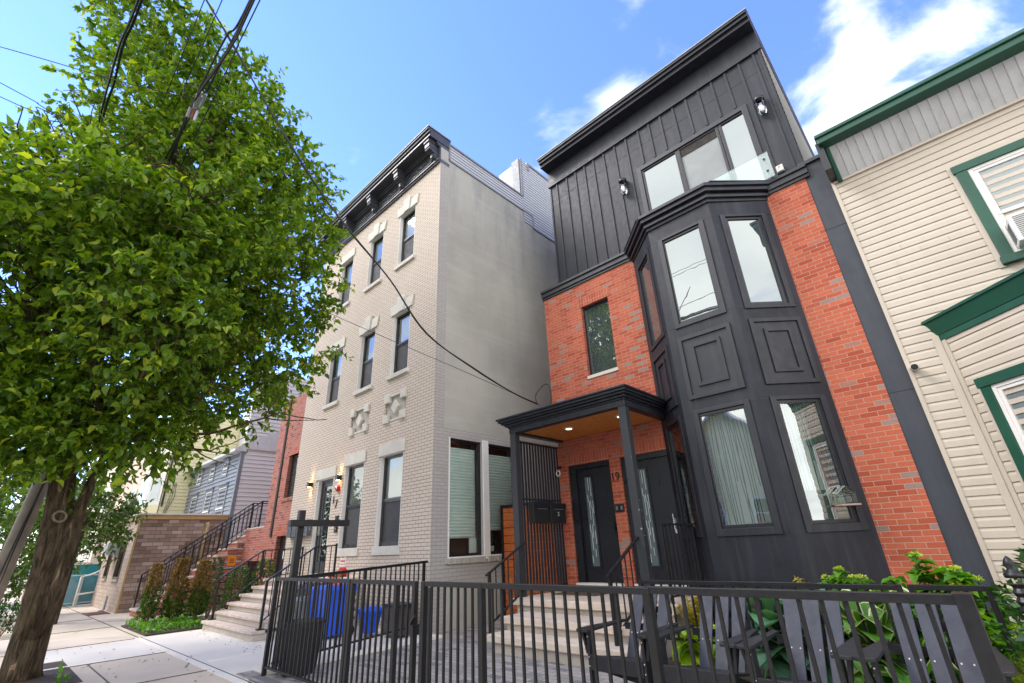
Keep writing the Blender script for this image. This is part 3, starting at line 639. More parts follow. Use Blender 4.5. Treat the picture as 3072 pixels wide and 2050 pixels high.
# things fixed to or standing by the black house
def bulkhead(x, label):
    t = thing('wall_lamp', label, 'wall lamp', (x, YU-.12, 7.55), 'glass lamps beside the balcony door')
    c = (x, YU-.10, 7.55)
    MB().lathe((c[0], c[1], 7.93), [(.085, 0), (.10, .03), (.095, .08), (.04, .11)], 20).build('cap', M['gloss'], t, smooth=True)
    FU.box(MB(), x-.05, x+.05, 7.86, 8.06, .024, .05).build('bracket', M['gloss'], t)
    MB().lathe((c[0], c[1], 7.60), [(.02, -.03), (.055, 0), (.075, .06), (.08, .33)], 20).build('glass_shade', M['lens'], t, smooth=True)
    b = MB().ball((c[0], c[1], 7.74), .05, .05, .085); b.build('bulb', M['bulb'], t, smooth=True)
    g = MB()
    for k in range(4):
        a = math.pi/4+k*math.pi/2; g.tube([(c[0]+.092*math.cos(a), c[1]+.092*math.sin(a), 7.95), (c[0]+.092*math.cos(a), c[1]+.092*math.sin(a), 7.66), (c[0]+.05*math.cos(a), c[1]+.05*math.sin(a), 7.565), (c[0], c[1], 7.55)], .006, 6)
    g.build('cage', M['gloss'], t)
bulkhead(-3.86, 'caged glass lamp on black cladding left of the balcony door')
bulkhead(-.71, 'caged glass lamp on black cladding right of the balcony door')
gl = thing('glass_balustrade', 'clear frameless glass balustrade panel across the balcony above the bay', 'balustrade', (-2.3, 7.72, 5.62))
MB().box(-2.85, -.80, 7.705, 7.72, 5.62, 6.16).build('glass_panel', M['balu'], gl)
for x, z in ((-.88, 6.03), (-.88, 5.77)):
    b = MB(); b.tube([(x, 7.70, z), (x, 7.78, z)], .022, 14); b.build('fixing_bolt', M['gloss'], gl)
t = thing('utility_box', 'small beige junction box on black cladding beside the balustrade', 'junction box', (-.77, YU-.05, 6.18))
FU.box(MB(), -.83, -.71, 6.16, 6.31, .024, .08).build('box', M['stone'], t, bevel=.012); FU.ring(MB(), -.815, -.725, 6.175, 6.295, .02, .08, .09).build('cover', M['white'], t)
def mailbox(y0, y1, label, num):
    t = thing('mailbox', label, 'mailbox', (-5.97, (y0+y1)/2, .34), 'black mailboxes on the porch screen')
    F = Fr((-6.05, 0), (0, 1), (1, 0))
    F.box(MB(), y0, y1, .34, .68, 0.005, .13).build('body', M['blackbin'], t, bevel=.008)
    F.box(MB(), y0-.006, y1+.006, .60, .70, 0, .145).build('lid', M['doorblack'], t, bevel=.008)
    F.box(MB(), y0+.12, y1-.06, .585, .592, .13, .133).build('slot_line', M['metalgrey'], t)
    if num: text('number', num, .10, F, (y0+y1)/2+.0, .50, .131, M['blind'], t, .002)
mailbox(6.78, 7.24, 'black mailbox without number nearest the porch post', None)
mailbox(7.27, 7.74, 'black mailbox numbered 2 next to the brick wall', '2')
for x, lb in ((-4.80, 'black doorbell button on the brick pier, nearer door 2'), (-4.70, 'black doorbell button on the brick pier, nearer door 1')):
    t = thing('doorbell', lb, 'doorbell', (x, YB-.03, .47), 'doorbells between the two doors'); FB.box(MB(), x-.043, x+.043, .46, .60, .001, .025).build('plate', M['gloss'], t, bevel=.004); FB.box(MB(), x-.02, x+.02, .50, .56, .025, .031).build('button', M['greybin'], t)
o = text('house_number', '19', .20, FB, -4.76, 1.08, .012, M['gloss']); tag(o, 'black house number 19 on the brick pier between doors', 'house number')
t = thing('doormat', 'dark brown doormat on the landing before door 2', 'doormat', (-5.2, 7.2, -.80))
MB().box(-5.65, -4.80, 6.85, 7.40, -.80, -.785).build('mat', plain('brown_coir', (.10, .07, .045), .95, .3, 20, grain=.6), t)
t = thing('sensor_light', 'small white ring sensor on the porch brick corner', 'sensor', (-6.0, 7.7, 1.28))
b = MB(); b.bar((-6.0, 7.80, 1.42), (-6.0, 7.68, 1.40), .04); b.build('arm', M['gloss'], t); b = MB()
b.tube([(-6.0+.045*math.cos(a), 7.70, 1.29+.055*math.sin(a)) for a in [i*math.pi/8 for i in range(17)]], .012, 6); b.build('ring', M['white'], t)
t = thing('bird_feeder', 'clear house-shaped bird feeder stuck on the bay window', 'bird feeder', (*FRt.p(.76, 0, .08)[:2], .28))
def bf(a): return FRt.p(*a)
m = MB(); c0 = .73
for d in (.02, .12):
    for a, b in (((c0-.11, .30), (c0-.11, .44)), ((c0+.11, .30), (c0+.11, .44)), ((c0-.12, .43), (c0, .52)), ((c0, .52), (c0+.12, .43))): m.bar(bf((*a, d)), bf((*b, d)), .008)
m.build('frame', M['clear'], t)
m = MB(); m.quad(*[bf((x, z, .12)) for x, z in ((c0-.11, .30), (c0+.11, .30), (c0+.11, .44), (c0, .52), (c0-.11, .44))]); FRt.box(m, c0-.11, c0+.11, .32, .44, .02, .022); m.build('front_panel', M['clear'], t)
m = MB(); m.quad(bf((c0-.13, .425, .0)), bf((c0-.13, .425, .14)), bf((c0, .525, .14)), bf((c0, .525, 0))); m.quad(bf((c0+.13, .425, .14)), bf((c0+.13, .425, .0)), bf((c0, .525, 0)), bf((c0, .525, .14))); m.build('roof', M['clear'], t)
FRt.box(MB(), c0-.125, c0+.125, .28, .30, .005, .15).build('seed_tray', plain('pinkish_seed_tray', (.45, .30, .25), .6), t)
# wooden side gate in the alley
t = thing('side_gate', 'orange-stained wooden board gate with black frame closing the alley', 'gate', (-6.9, 7.6, G))
m = MB()
for k in range(14): m.box(-7.52, -6.12, 7.60, 7.63, G+.06+k*.152, G+.06+k*.152+.144)
m.build('boards', M['rust'], t, bevel=.003)
m = MB(); m.box(-7.58, -7.52, 7.58, 7.64, G, .80); m.box(-7.52, -6.12, 7.58, 7.64, .73, .79); m.build('gate_frame', M['iron'], t)

# ------------------------------------------------------------------ cream painted-brick townhouse
YT, XT, XL = 5.75, -7.62, -14.15
FT = Fr((0, YT), (1, 0), (0, -1)); FS = Fr((XT, 0), (0, 1), (1, 0))
tan = thing('townhouse', 'four-storey-high cream painted brick townhouse with black bracketed cornice', 'house', (-10.9, 9, G))
UPW = [(-9.43, -8.68, True), (-11.02, -10.28, True), (-12.78, -12.04, False)]
ROW = [(3.88, 5.52), (7.02, 8.70)]
G1 = [(-9.57, -8.66, .08, 1.96), (-11.18, -10.28, .08, 1.96)]
DOOR = (-12.60, -11.74, -.50, 1.79)
th = [(a, b, z0, z1) for a, b, _ in UPW for z0, z1 in ROW]+G1+[DOOR]
ORN = [(-9.53, -8.66, 2.72, 3.37), (-11.14, -10.26, 2.72, 3.37)]
m = wall(MB(), FT, XL, XT, G, 9.5, th+ORN, .13); wall_o = m.build('brick_wall', M['tan'], tan)
MB().box(XL+.02, XT-.5, YT+.4, 16, G, 10.2).build('wall', M['stucco'], tan)
m = MB(); m.quad((XL, 16, G), (XL, YT, G), (XL, YT, 10.3), (XL, 16, 10.3)); m.build('wall', M['tan'], tan)
sw = [(6.19, 7.09, -.17, 2.12), (7.29, 8.25, -.17, 2.12)]
m = wall(MB(), FS, 6.02, 16, 2.33, 9.72, (), 0); FS.pane(m, 9.5, 16, 9.2, 9.72, .001); FS.box(m, 6.14, 16, G, -.62, .001, .012); m.build('stucco_wall', M['stucco'], tan)
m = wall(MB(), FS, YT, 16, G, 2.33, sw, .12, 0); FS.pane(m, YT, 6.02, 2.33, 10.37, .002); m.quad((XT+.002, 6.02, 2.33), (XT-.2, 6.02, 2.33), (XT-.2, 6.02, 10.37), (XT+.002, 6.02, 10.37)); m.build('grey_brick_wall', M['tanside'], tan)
def sash(a0, a1, z0, z1, top, white=True):
    """double-hung window set back in its opening"""
    sr = MB(); FT.box(sr, a0, a0+.012, z0, z1, -.125, .002); FT.box(sr, a1-.012, a1, z0, z1, -.125, .002); FT.box(sr, a0+.012, a1-.012, z1-.012, z1, -.125, -.001)
    w = sr.build('window', M['white'], tan)
    zm = (z0+z1)/2
    f = FT.ring(MB(), a0+.014, a1-.014, z0+.002, z1-.014, .05, -.15, -.095); FT.box(f, a0+.06, a1-.06, zm-.03, zm+.02, -.15, -.085); FT.ring(f, a0+.064, a1-.064, z0+.052, zm-.03, .03, -.15, -.10)
    f.build('sash', M['gloss'], w, bevel=.003)
    FT.pane(MB(), a0+.062, a1-.062, zm+.02, z1-.062, -.125).build('upper_pane', M['upclear' if top == 'clear' else top], w)
    FT.pane(MB(), a0+.09, a1-.09, z0+.08, zm-.06, -.115).build('lower_pane', M['screen'] , w)
    if top == 'clear':
        b = MB(); n = 34; h = (z1-z0-.12)/n
        for k in range(n): zz = z0+.06+k*h; b.quad(FT.p(a0+.06, zz, -.20), FT.p(a1-.06, zz, -.20), FT.p(a1-.06, zz+h, -.175), FT.p(a0+.06, zz+h, -.175))
        b.build('blind', M['blindwhite'], w)
    return w
for a0, a1, key in UPW:
    for z0, z1 in ROW:
        w = sash(a0, a1, z0, z1, 'clear')  # upper-floor blinds added, their white standing in for mirrored cloud
        FT.box(MB(), a0-.07, a1+.07, z0-.105, z0-.001, -.1, .055).build('sill', M['stone'], w, bevel=.006)
        l = MB(); c = (a0+a1)/2
        if key:
            for e0, e1, t0, t1 in ((a0-.08, c-.115, a0-.14, c-.14), (c+.115, a1+.08, c+.14, a1+.14)):
                l.hexa([FT.p(e0, z1+.001, 0), FT.p(e1, z1+.001, 0), FT.p(e1, z1+.001, .035), FT.p(e0, z1+.001, .035)][::-1], [FT.p(t0, z1+.30, 0), FT.p(t1, z1+.30, 0), FT.p(t1, z1+.30, .035), FT.p(t0, z1+.30, .035)][::-1])
            l.hexa([FT.p(c-.113, z1-.01, 0), FT.p(c+.113, z1-.01, 0), FT.p(c+.113, z1-.01, .065), FT.p(c-.113, z1-.01, .065)][::-1], [FT.p(c-.17, z1+.42, 0), FT.p(c+.17, z1+.42, 0), FT.p(c+.17, z1+.42, .065), FT.p(c-.17, z1+.42, .065)][::-1])
        else: FT.box(l, a0-.08, a1+.08, z1+.001, z1+.28, 0, .035)
        l.build('lintel', M['stone'], w, bevel=.006)
for a0, a1, z0, z1 in G1:
    w = sash(a0, a1, z0, z1, 'clear')
    FT.box(MB(), a0-.06, a1+.05, z0-.17, z0-.001, -.1, .03).build('sill', M['stone'], w, bevel=.006)
    FT.box(MB(), a0-.06, a1+.05, z1+.001, z1+.27, 0, .03).build('lintel', M['stone'], w, bevel=.006)
# front door
a0, a1, z0, z1 = DOOR
sr = MB(); FT.box(sr, a0, a0+.02, z0, z1, -.125, .003); FT.box(sr, a1-.02, a1, z0, z1, -.125, .003); FT.box(sr, a0+.02, a1-.02, z1-.02, z1, -.125, -.001)
d = sr.build('door', M['white'], tan)
f = FT.ring(MB(), a0+.02, a1-.02, z0+.02, z1-.02, .06, -.15, -.09); FT.ring(f, a0+.085, a1-.085, z0+.05, z1-.085, .10, -.15, -.11, .25); f.build('door_leaf', M['pewter'], d, bevel=.004)
FT.pane(MB(), a0+.18, a1-.18, z0+.29, z1-.18, -.125).build('glazing', M['darkglass'], d)
h = MB(); h.bar(FT.p(a0+.13, .52, -.06), FT.p(a0+.26, .52, -.06), .022); FT.box(h, a0+.11, a0+.16, .42, .72, -.11, -.09); h.build('handle', M['chrome'], d)
FT.box(MB(), a0-.16, a1+.08, z1+.001, z1+.25, 0, .03).build('lintel', M['stone'], d, bevel=.006)
FT.box(MB(), a0+.01, a1-.01, z0+.001, z0+.05, -.12, .03).build('threshold', M['stone'], d)
for a0, a1, z0, z1 in ORN:
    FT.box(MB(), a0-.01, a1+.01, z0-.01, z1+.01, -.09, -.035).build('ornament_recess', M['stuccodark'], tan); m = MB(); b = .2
    for x in (a0, a1-b):
        for z in (z0-.02, z1-b+.02): FT.box(m, x, x+b, z, z+b, -.035, .05)
    c, zc_ = (a0+a1)/2, (z0+z1)/2
    FT.box(m, a0+b, a1-b, z0, z0+.05, -.035, .01); FT.box(m, a0+b, a1-b, z1-.05, z1, -.035, .01)
    q = [(c-.15, zc_), (c, zc_-.17), (c+.15, zc_), (c, zc_+.17)]
    m.hexa([FT.p(x, z, -.035) for x, z in q], [FT.p(x, z, .03) for x, z in q]); m.build('ornament_panel', M['stone'], tan, bevel=.006)
# cornice
m = MB()
m.box(XL, XT+.0, YT-.035, YT, 9.50, 10.20)
for o, z0, z1 in ((.06, 9.47, 9.52), (.09, 9.52, 9.575), (.05, 9.575, 9.60), (.10, 10.02, 10.07), (.14, 10.07, 10.14), (.40, 10.14, 10.20), (.37, 10.20, 10.28), (.42, 10.28, 10.36), (.46, 10.36, 10.42)):
    m.box(XL-.03, XT+.004+(.02 if o > .3 else 0), YT-o, YT+.3, z0, z1)
cor = m.build('cornice', M['pewter'], tan, bevel=.008)
MB().box(XL-.05, XT+.05, YT-.48, YT+.3, 10.42, 10.45).build('cap_flashing', plain('grey_flashing', (.22, .23, .24), .5), cor)
def bracket(x):
    m = MB(); w = .085
    m.box(x-w-.03, x+w+.03, YT-.37, YT-.05, 10.05, 10.14)
    m.box(x-w-.012, x+w+.012, YT-.34, YT-.05, 9.90, 10.05)
    prof = [(0.0, 9.62), (.05, 9.60), (.09, 9.63), (.11, 9.69), (.08, 9.74), (.12, 9.78), (.20, 9.80), (.26, 9.85), (.27, 9.90), (.0, 9.90)]
    for dx0, dx1 in ((-w, -w*.45), (-w*.28, w*.28), (w*.45, w)):
        m.hexa([(x+dx0, YT-.035-d, z) for d, z in prof], [(x+dx1, YT-.035-d, z) for d, z in prof])
    m.box(x-w*.5, x+w*.5, YT-.18, YT-.035, 9.64, 9.9)
    for z, r, d in ((9.855, .045, .285), (9.70, .035, .13)): m.tube([(x-w-.01, YT-.035-d+.04, z), (x+w+.01, YT-.035-d+.04, z)], r, 14)
    return m.build('bracket', M['pewter'], tan, bevel=.004)
BX = (-7.80, -9.30, -10.78, -12.28, -13.85)
for x in BX: bracket(x)
for i in range(4):
    x0, x1 = BX[i+1]+.17, BX[i]-.17
    m = MB(); FT.ring(m, x0, x1, 9.66, 9.98, .035, .035, .06); c = (x0+x1)/2
    for k in range(9): t = k/8*2-1; m.ball((c+t*.34, YT-.045, 9.82+.05*math.cos(t*7)), .045, .02, .035, 8, 5)
    for k in range(10): a = k*.628; m.ball((c+.12*math.cos(a), YT-.045, 9.82+.07*math.sin(a)), .04, .022, .03, 8, 5)
    m.build('frieze_panel', M['pewter'], tan)
MB().box(XT-.3, XT+.03, YT+.31, 6.06, 10.37, 10.45).build('parapet_coping', M['pewter'], tan, bevel=.005)
# clad parapet and roof bulkhead
m = MB(); siding(m, FS, 6.04, 9.05, 9.76, 10.27, .105, .022, False); siding(m, FS, 9.05, 16, 9.30, 11.86, .105, .022, False); m.box(XT-1.0, XT-.001, 9.06, 16, 9.3, 11.86)
m.build('roof_cladding', M['roofside'], tan)
m = MB(); FS.box(m, 6.02, 9.03, 10.27, 10.33, -.2, .04); FS.box(m, 6.02, 6.06, 9.72, 10.27, -.02, .03); FS.box(m, 6.02, 9.46, 9.70, 9.76, -.02, .03); FS.box(m, 9.46, 9.52, 9.24, 9.76, -.02, .03); FS.box(m, 9.52, 16, 9.22, 9.30, -.02, .03)
FS.box(m, 9.02, 9.10, 10.3, 11.9, -.02, .035); FS.box(m, 9.40, 16, 11.86, 11.93, -.3, .04); FS.box(m, 9.36, 9.46, 11.6, 11.95, -.3, .036); m.box(XT-.33, XT-.02, 8.98, 9.06, 10.2, 11.9)
m.build('roof_trim', plain('grey_aluminium_trim', (.17, .175, .19), .5, .08), tan, bevel=.004)
MB().box(XT-2.0, XT-.36, 10.4, 16, 9.3, 11.5).build('roof_bulkhead', M['roofside'], tan)
# side windows
for i, (a0, a1, z0, z1) in enumerate(sw):
    w = window(FS, a0, a1, z0, z1, -.05, .05, tan, M['gloss'], M['clear'], M['room'], dpt=.05)
    zb_ = .16 if i == 0 else .30
    b = MB(); n = int((z1-.16-zb_)/.062)
    for k in range(n):
        z = zb_+k*.062; b.quad(FS.p(a0+.06, z, -.145), FS.p(a1-.10, z, -.145), FS.p(a1-.10, z+.034, -.115), FS.p(a0+.06, z+.034, -.115)); b.quad(FS.p(a0+.06, z+.034, -.115), FS.p(a1-.10, z+.034, -.115), FS.p(a1-.10, z+.062, -.145), FS.p(a0+.06, z+.062, -.145))
    b.build('pleated_blind', M['blind'], w)
    if i == 0: b = MB(); FS.box(b, a1-.24, a1-.05, z0+.05, zb_, -.17, -.15); b.build('inner_post', M['blind'], w)
    else:
        b = MB(); b.lathe((XT-.20, 7.52, z0+.06), [(.05, 0), (.065, .10), (.06, .105)], 14); pot = b.build('pot', M['white'], w)
        q = np.array([XT-.20, 7.52, z0+.30])+rng.normal(0, 1, (60, 3))*np.array([.03, .06, .09]); leaves('potted_plant', q, unit(60), .06, M['darkbush'], w)
    e = MB(); FS.box(e, a0-.03, a0, z0-.03, z1+.01, -.05, .012); FS.box(e, a0, a1, z0-.035, z0-.001, -.05, .012); e.build('casing', M['white'], w)
    r = random.Random(i+4); b = MB(); n = 22; y0_, y1_ = a0-.09, a1+.02
    pr = []
    for k in range(n+1): pr.append((y0_+(y1_-y0_)*k/n, -.19-r.uniform(0, .008), -.285-r.uniform(0, .018), .05+r.uniform(0, .014)))
    for k in range(n):
        A, B = pr[k], pr[k+1]
        b.hexa([FS.p(A[0], A[2], -.01), FS.p(B[0], B[2], -.01), FS.p(B[0], B[2], B[3]-.015), FS.p(A[0], A[2], A[3]-.015)], [FS.p(A[0], A[1], -.01), FS.p(B[0], B[1], -.01), FS.p(B[0], B[1], B[3]), FS.p(A[0], A[1], A[3])])
    b.build('rough_sill', M['stucco'], w)
FS.box(MB(), 7.105, 7.275, -.25, 2.17, -.06, .03).build('window_post', M['white'], tan, bevel=.005)
# front stoop of the cream house
tops = [(3.70, -1.235), (3.90, -1.075), (4.15, -.93), (4.38, -.785), (4.62, -.645), (4.86, -.50)]
m = MB()
for i, (y, z) in enumerate(tops):
    m.k = 1; m.box(-12.98, -10.12, y+.035, YT-.001, (tops[i-1][1] if i else G), z-.055); m.k = 0; m.box(-13.02, -10.08, y, (tops[i+1][0]+.05 if i < 5 else YT-.001), z-.055, z)
m.build('stoop', [M['tread'], M['step']], tan, bevel=.012)
# rails of that stoop
def stoop_rail(x, name_label, back):
    t = thing('stair_railing', name_label, 'railing', (x, 3.85, -1.235), 'iron railings of the cream house stoop')
    P0 = Vector((x, 3.88, -.43)); P1 = Vector((x, 4.74, .12)); P2 = Vector((x, back, .14))
    b = MB(); b.bar((x, 3.88, -1.235), P0, .04); q = b.build('post', M['iron'], t); MB().box(x-.06, x+.06, 3.82, 3.94, -1.235, -1.215).build('foot_plate', M['iron'], q)
    b = MB(); b.bar((x, 4.76, -.50), P1, .04); b.build('post', M['iron'], t)
    b = MB(); b.bar((x, back, -.50), (x, back, .18), .035); b.build('post', M['iron'], t)
    b = MB(); b.bar(P0, P1, .05, .025); b.bar(P1, P2, .05, .025); b.build('handrail', M['iron'], t)
    L0 = Vector((x, 3.9, -1.09)); L1 = Vector((x, 4.74, -.45)); b = MB(); b.bar(L0, L1, .035, .02); b.bar(L1, (x, back, -.43), .035, .02); b.build('lower_rail', M['iron'], t)
    n = 12
    for k in range(1, n):
        y = 3.88+(back-3.88)*k/n; f = min(1, (y-3.88)/.86)
        b = MB(); b.bar((x, y, -1.09+f*.64), (x, y, -.43+f*.55), .015); b.build('baluster', M['iron'], t)
stoop_rail(-12.93, 'black iron handrail on far left side of the cream stoop', 5.70)
stoop_rail(-10.17, 'black iron handrail on the bin side of the cream stoop', 5.20)
# small things on the cream facade
def sconce(x, label):
    t = thing('wall_light', label, 'wall light', (x, YT-.07, 1.72), 'lit box lights beside the cream house door')
    FT.box(MB(), x-.06, x+.06, 1.66, 1.78, .003, .12).build('housing', M['gloss'], t, bevel=.004)
    for z in (1.655, 1.781): FT.box(MB(), x-.035, x+.035, z, z+.004, .03, .10).build('light_lens', M['led'], t)
    for sgn in (-1, 1):
        ld = bpy.data.lights.new('lamp_glow', 'SPOT'); ld.energy = 4.5; ld.color = (1, .58, .22); ld.spot_size = R(62); ld.spot_blend = .7; ld.shadow_soft_size = .02
        lo = bpy.data.objects.new('lamp_glow', ld); COL.objects.link(lo); lo.parent = t
        lo.location = Vector(FT.p(x, 1.72+.075*sgn+H, .06))-org(t); lo.rotation_euler = (R(8) if sgn < 0 else R(180-8), 0, 0)
sconce(-13.0, 'small lit black box light left of the cream house door')
sconce(-11.40, 'small lit black box light above the red alarm bell')
t = thing('fire_alarm', 'round red fire alarm strobe on cream brick by the door', 'alarm', (-11.43, YT-.05, 1.40))
b = MB(); b.tube([FT.p(-11.43, 1.47, .002), FT.p(-11.43, 1.47, .05), FT.p(-11.43, 1.47, .07)], [.085, .085, .05], 20); b.build('bell', M['redplastic'], t); FT.box(MB(), -11.46, -11.40, 1.44, 1.52, .07, .08).build('strobe', M['lens'], t)
t = thing('house_number', 'slim black two-digit house number on cream brick by the door', 'house number', (-11.55, YT-.02, 1.0)); text('digit', '1', .26, FT, -11.63, 1.20, .012, M['gloss'], t); text('digit', '7', .26, FT, -11.47, 1.09, .012, M['gloss'], t)
t = thing('intercom', 'black keypad intercom on cream brick below the number', 'intercom', (-11.33, YT-.03, .42))
FT.box(MB(), -11.40, -11.28, .62, .82, .001, .035).build('speaker_panel', M['gloss'], t, bevel=.004); FT.box(MB(), -11.40, -11.28, .44, .58, .001, .035).build('keypad', M['gloss'], t, bevel=.004); FT.box(MB(), -11.37, -11.31, .50, .55, .035, .037).build('button_plate', M['greybin'], t)
for i in range(4):
    x = -13.92+i*.33
    t = thing('mailbox', ['slate mailbox leftmost of four beside the cream house door', 'slate mailbox second of four from the red brick house', 'slate mailbox third of four, behind the sign post arm', 'slate mailbox of four nearest the cream house door'][i], 'mailbox', (x+.13, YT-.1, .42), 'slate mailboxes by the cream house door')
    FT.box(MB(), x, x+.27, .42, .80, .002, .13).build('body', plain('slate_mailbox_paint', (.10, .11, .125), .45), t, bevel=.008); FT.box(MB(), x-.005, x+.275, .74, .82, .001, .145).build('lid', plain('slate_mailbox_paint', (.10, .11, .125), .45), t, bevel=.008)
    q = MB()
    for z in (.50, .58): FT.box(q, x+.12, x+.15, z, z+.04, .13, .132)
    q.build('slot', M['gloss'], t)
t = thing('notice_sign', 'small white fire department connection sign with red lettering', 'sign', (-10.86, YT-.02, -.30))
FT.box(MB(), -10.99, -10.73, -.30, -.06, .001, .008).build('board', M['white'], t)
FT.box(MB(), -10.97, -10.75, -.205, -.155, .008, .0095).build('lettering', M['redplastic'], t); text('lettering', 'DEPARTMENT', .035, FT, -10.86, -.18, .010, M['white'], t, .001)
text('lettering', 'FIRE', .06, FT, -10.86, -.105, .009, M['redplastic'], t, .001); text('lettering', 'CONNECTION', .036, FT, -10.86, -.25, .009, M['redplastic'], t, .001)
t = thing('fire_hydrant_inlet', 'red and brass twin fire hose inlet low on cream brick', 'hose inlet', (-10.75, YT-.15, -.55))
b = MB(); b.tube([FT.p(-10.75, -.42, 0), FT.p(-10.75, -.42, .10)], .11, 18); b.build('wall_plate', M['redplastic'], t)
for dx, mt in ((-.11, 'redplastic'), (.13, 'brass')):
    b = MB(); b.tube([FT.p(-10.75, -.42, .08), FT.p(-10.75+dx, -.44, .17), FT.p(-10.75+dx*1.4, -.46, .24)], .055, 14); c = b.build('inlet', M['brass'], t); b = MB(); b.tube([FT.p(-10.75+dx*1.4, -.46, .24), FT.p(-10.75+dx*1.6, -.47, .29)], .07, 14); b.build('cap', M[mt], c)

# ------------------------------------------------------------------ worn red brick house
red = thing('brick_house', 'worn red brick house with long stoop, left of the cream townhouse', 'house', (-15.8, 8, G))
FRd = Fr((0, YT+.02), (1, 0), (0, -1))
m = wall(MB(), FRd, -16.0, XL-.01, G, 4.7, [(-14.86, -14.20, 1.53, 2.78), (-14.92, -14.25, -1.35, .50)], .14); wall(m, FRd, -17.5, -16.0, G, .80, [(-17.2, -16.1, -1.15, -.13)], .14)
m.quad((-16.0, 16, .8), (-16.0, YT+.02, .8), (-16.0, YT+.02, 4.7), (-16.0, 16, 4.7)); m.build('wall', M['oldbrick'], red)
MB().box(-15.98, XL-.02, YT+.45, 16, G, 4.6).build('wall', M['room'], red)
w = window(FRd, -14.86, -14.20, 1.53, 2.78, -.10, .05, red, M['gloss'], M['mirror']); FRd.box(MB(), -14.92, -14.16, 1.44, 1.53, -.1, .03).build('sill', M['oldbrick'], w)
FRd.box(MB(), -14.90, -14.16, 2.78, 2.98, -.1, .004).build('lintel', M['soldier'], w)
d = FRd.box(MB(), -14.92, -14.25, -1.35, .50, -.2, -.12).build('basement_door', M['doorblack'], red); FRd.box(MB(), -14.60, -14.50, -.1, .1, -.12, -.115).build('notice', M['white'], d); FRd.box(MB(), -14.95, -14.22, .50, .70, -.1, .004).build('lintel', M['soldier'], d)
FRd.box(MB(), -17.2, -16.1, -1.15, -.13, -.2, -.13).build('basement_window', M['doorblack'], red)
m = MB(); m.box(-15.42, -15.30, YT-.01, YT+.02, .5, 4.7); m.build('recess_shade', M['room'], red)  # flat dark strip painted for the shade of a recess
m = MB(); n = 12
for i in range(n):
    y = 3.35+i*.245; z = -1.21+i*.186
    m.k = 1; m.box(-18.45, -17.5, y+.03, 7.2, (z-.186 if i else G), z-.06); m.k = 0; m.box(-18.5, -17.46, y, (y+.30 if i < n-1 else 7.2), z-.06, z)
m.box(-17.5, -15.95, 5.79, 7.2, .77, .84)
m.build('stoop', [M['tread'], M['oldbrick']], red, bevel=.01)
def long_rail(x, label):
    t = thing('stair_railing', label, 'railing', (x, 3.4, -1.2), 'iron railings of the brick house stoop')
    a0 = Vector((x, 3.43, -.36)); sl = .186/.245; y1 = 6.15
    top = lambda y: -.36+(y-3.43)*sl
    for y in (3.43, 4.4, 5.3, y1): b = MB(); b.bar((x, y, top(y)-.83), (x, y, top(y)), .045); b.build('post', M['iron'], t)
    b = MB(); b.bar(a0, (x, y1, top(y1)), .05, .03); b.build('handrail', M['iron'], t); b = MB(); b.bar(a0-Vector((0, 0, .12)), (x, y1, top(y1)-.12), .03, .02); b.bar(a0-Vector((0, 0, .72)), (x, y1, top(y1)-.72), .03, .02); b.build('lower_rail', M['iron'], t)
    for k in range(1, 22):
        y = 3.43+(y1-3.43)*k/22; b = MB(); b.bar((x, y, top(y)-.72), (x, y, top(y)), .016); b.build('baluster', M['iron'], t)
    b = MB(); b.bar((x, y1, top(y1)), (x, 7.1, top(y1)), .05, .03); b.build('handrail', M['iron'], t)
long_rail(-17.55, 'long sloping black iron railing on near side of the brick stoop')
long_rail(-18.40, 'long sloping black iron railing beside the brown stone wall')
t = thing('notice_sign', 'small orange warning notice on the brick side of the long stoop', 'sign', (-17.48, 5.5, -.2))
FX = Fr((-17.49, 0), (0, 1), (1, 0)); FX.box(MB(), 5.38, 5.62, -.24, .06, 0, .012).build('board', plain('orange_sign_paint', (.75, .25, .01), .5), t)
for z in (-.16, -.11, -.06): FX.box(MB(), 5.43, 5.57, z, z+.02, .012, .014).build('lettering', M['gloss'], t)

# ------------------------------------------------------------------ brown stone-clad building
st_ = thing('stone_building', 'low flat-roofed building clad in brown stone beside the long stoop', 'building', (-22, 5, G))
m = MB(); m.quad((-19.7, 3.25, G), (-19.7, 5.83, G), (-19.7, 5.83, 1.25), (-19.7, 3.25, 1.25)); m.build('side_wall', M['brownstone'], st_)
FG = Fr((0, 3.25), (1, 0), (0, -1)); gw = [(-21.65, -20.65, -.5, .72), (-23.55, -22.75, -.5, .72)]
m = wall(MB(), FG, -24.6, -19.7, G, 1.25, gw, .1); m.build('front_wall', M['palestone'], st_)
m = MB(); m.box(-24.6, -19.66, 3.21, 5.80, 1.25, 1.39); m.build('fascia', plain('ochre_fascia', (.50, .33, .15), .6, .1, streak=.2), st_); MB().box(-24.62, -19.6, 3.16, 5.82, 1.39, 1.43).build('coping', M['white'], st_)
m = MB(); m.box(-19.72, -19.685, 3.235, 3.29, G, 1.25); m.build('corner_trim', plain('ochre_fascia', (.50, .33, .15), .6), st_)
for a0, a1, z0, z1 in gw:
    w = FG.ring(MB(), a0, a1, z0, z1, .07, -.1, .02).build('window', plain('brown_window_frame', (.10, .065, .04), .6), st_); FG.pane(MB(), a0+.07, a1-.07, z0+.07, z1-.07, -.06).build('pane', M['darkglass'], w); FG.box(MB(), a0-.05, a1+.05, z0-.06, z0, -.02, .06).build('sill', M['palestone'], w)
b = MB(); b.tube([(-19.62, 5.20, -.30), (-19.62, 5.20, .95), (-19.64, 5.22, 1.05), (-19.62, 5.17, 1.15)], .055, 12); b.build('vent_pipe', plain('ochre_pipe', (.52, .36, .17), .5), st_, smooth=True)
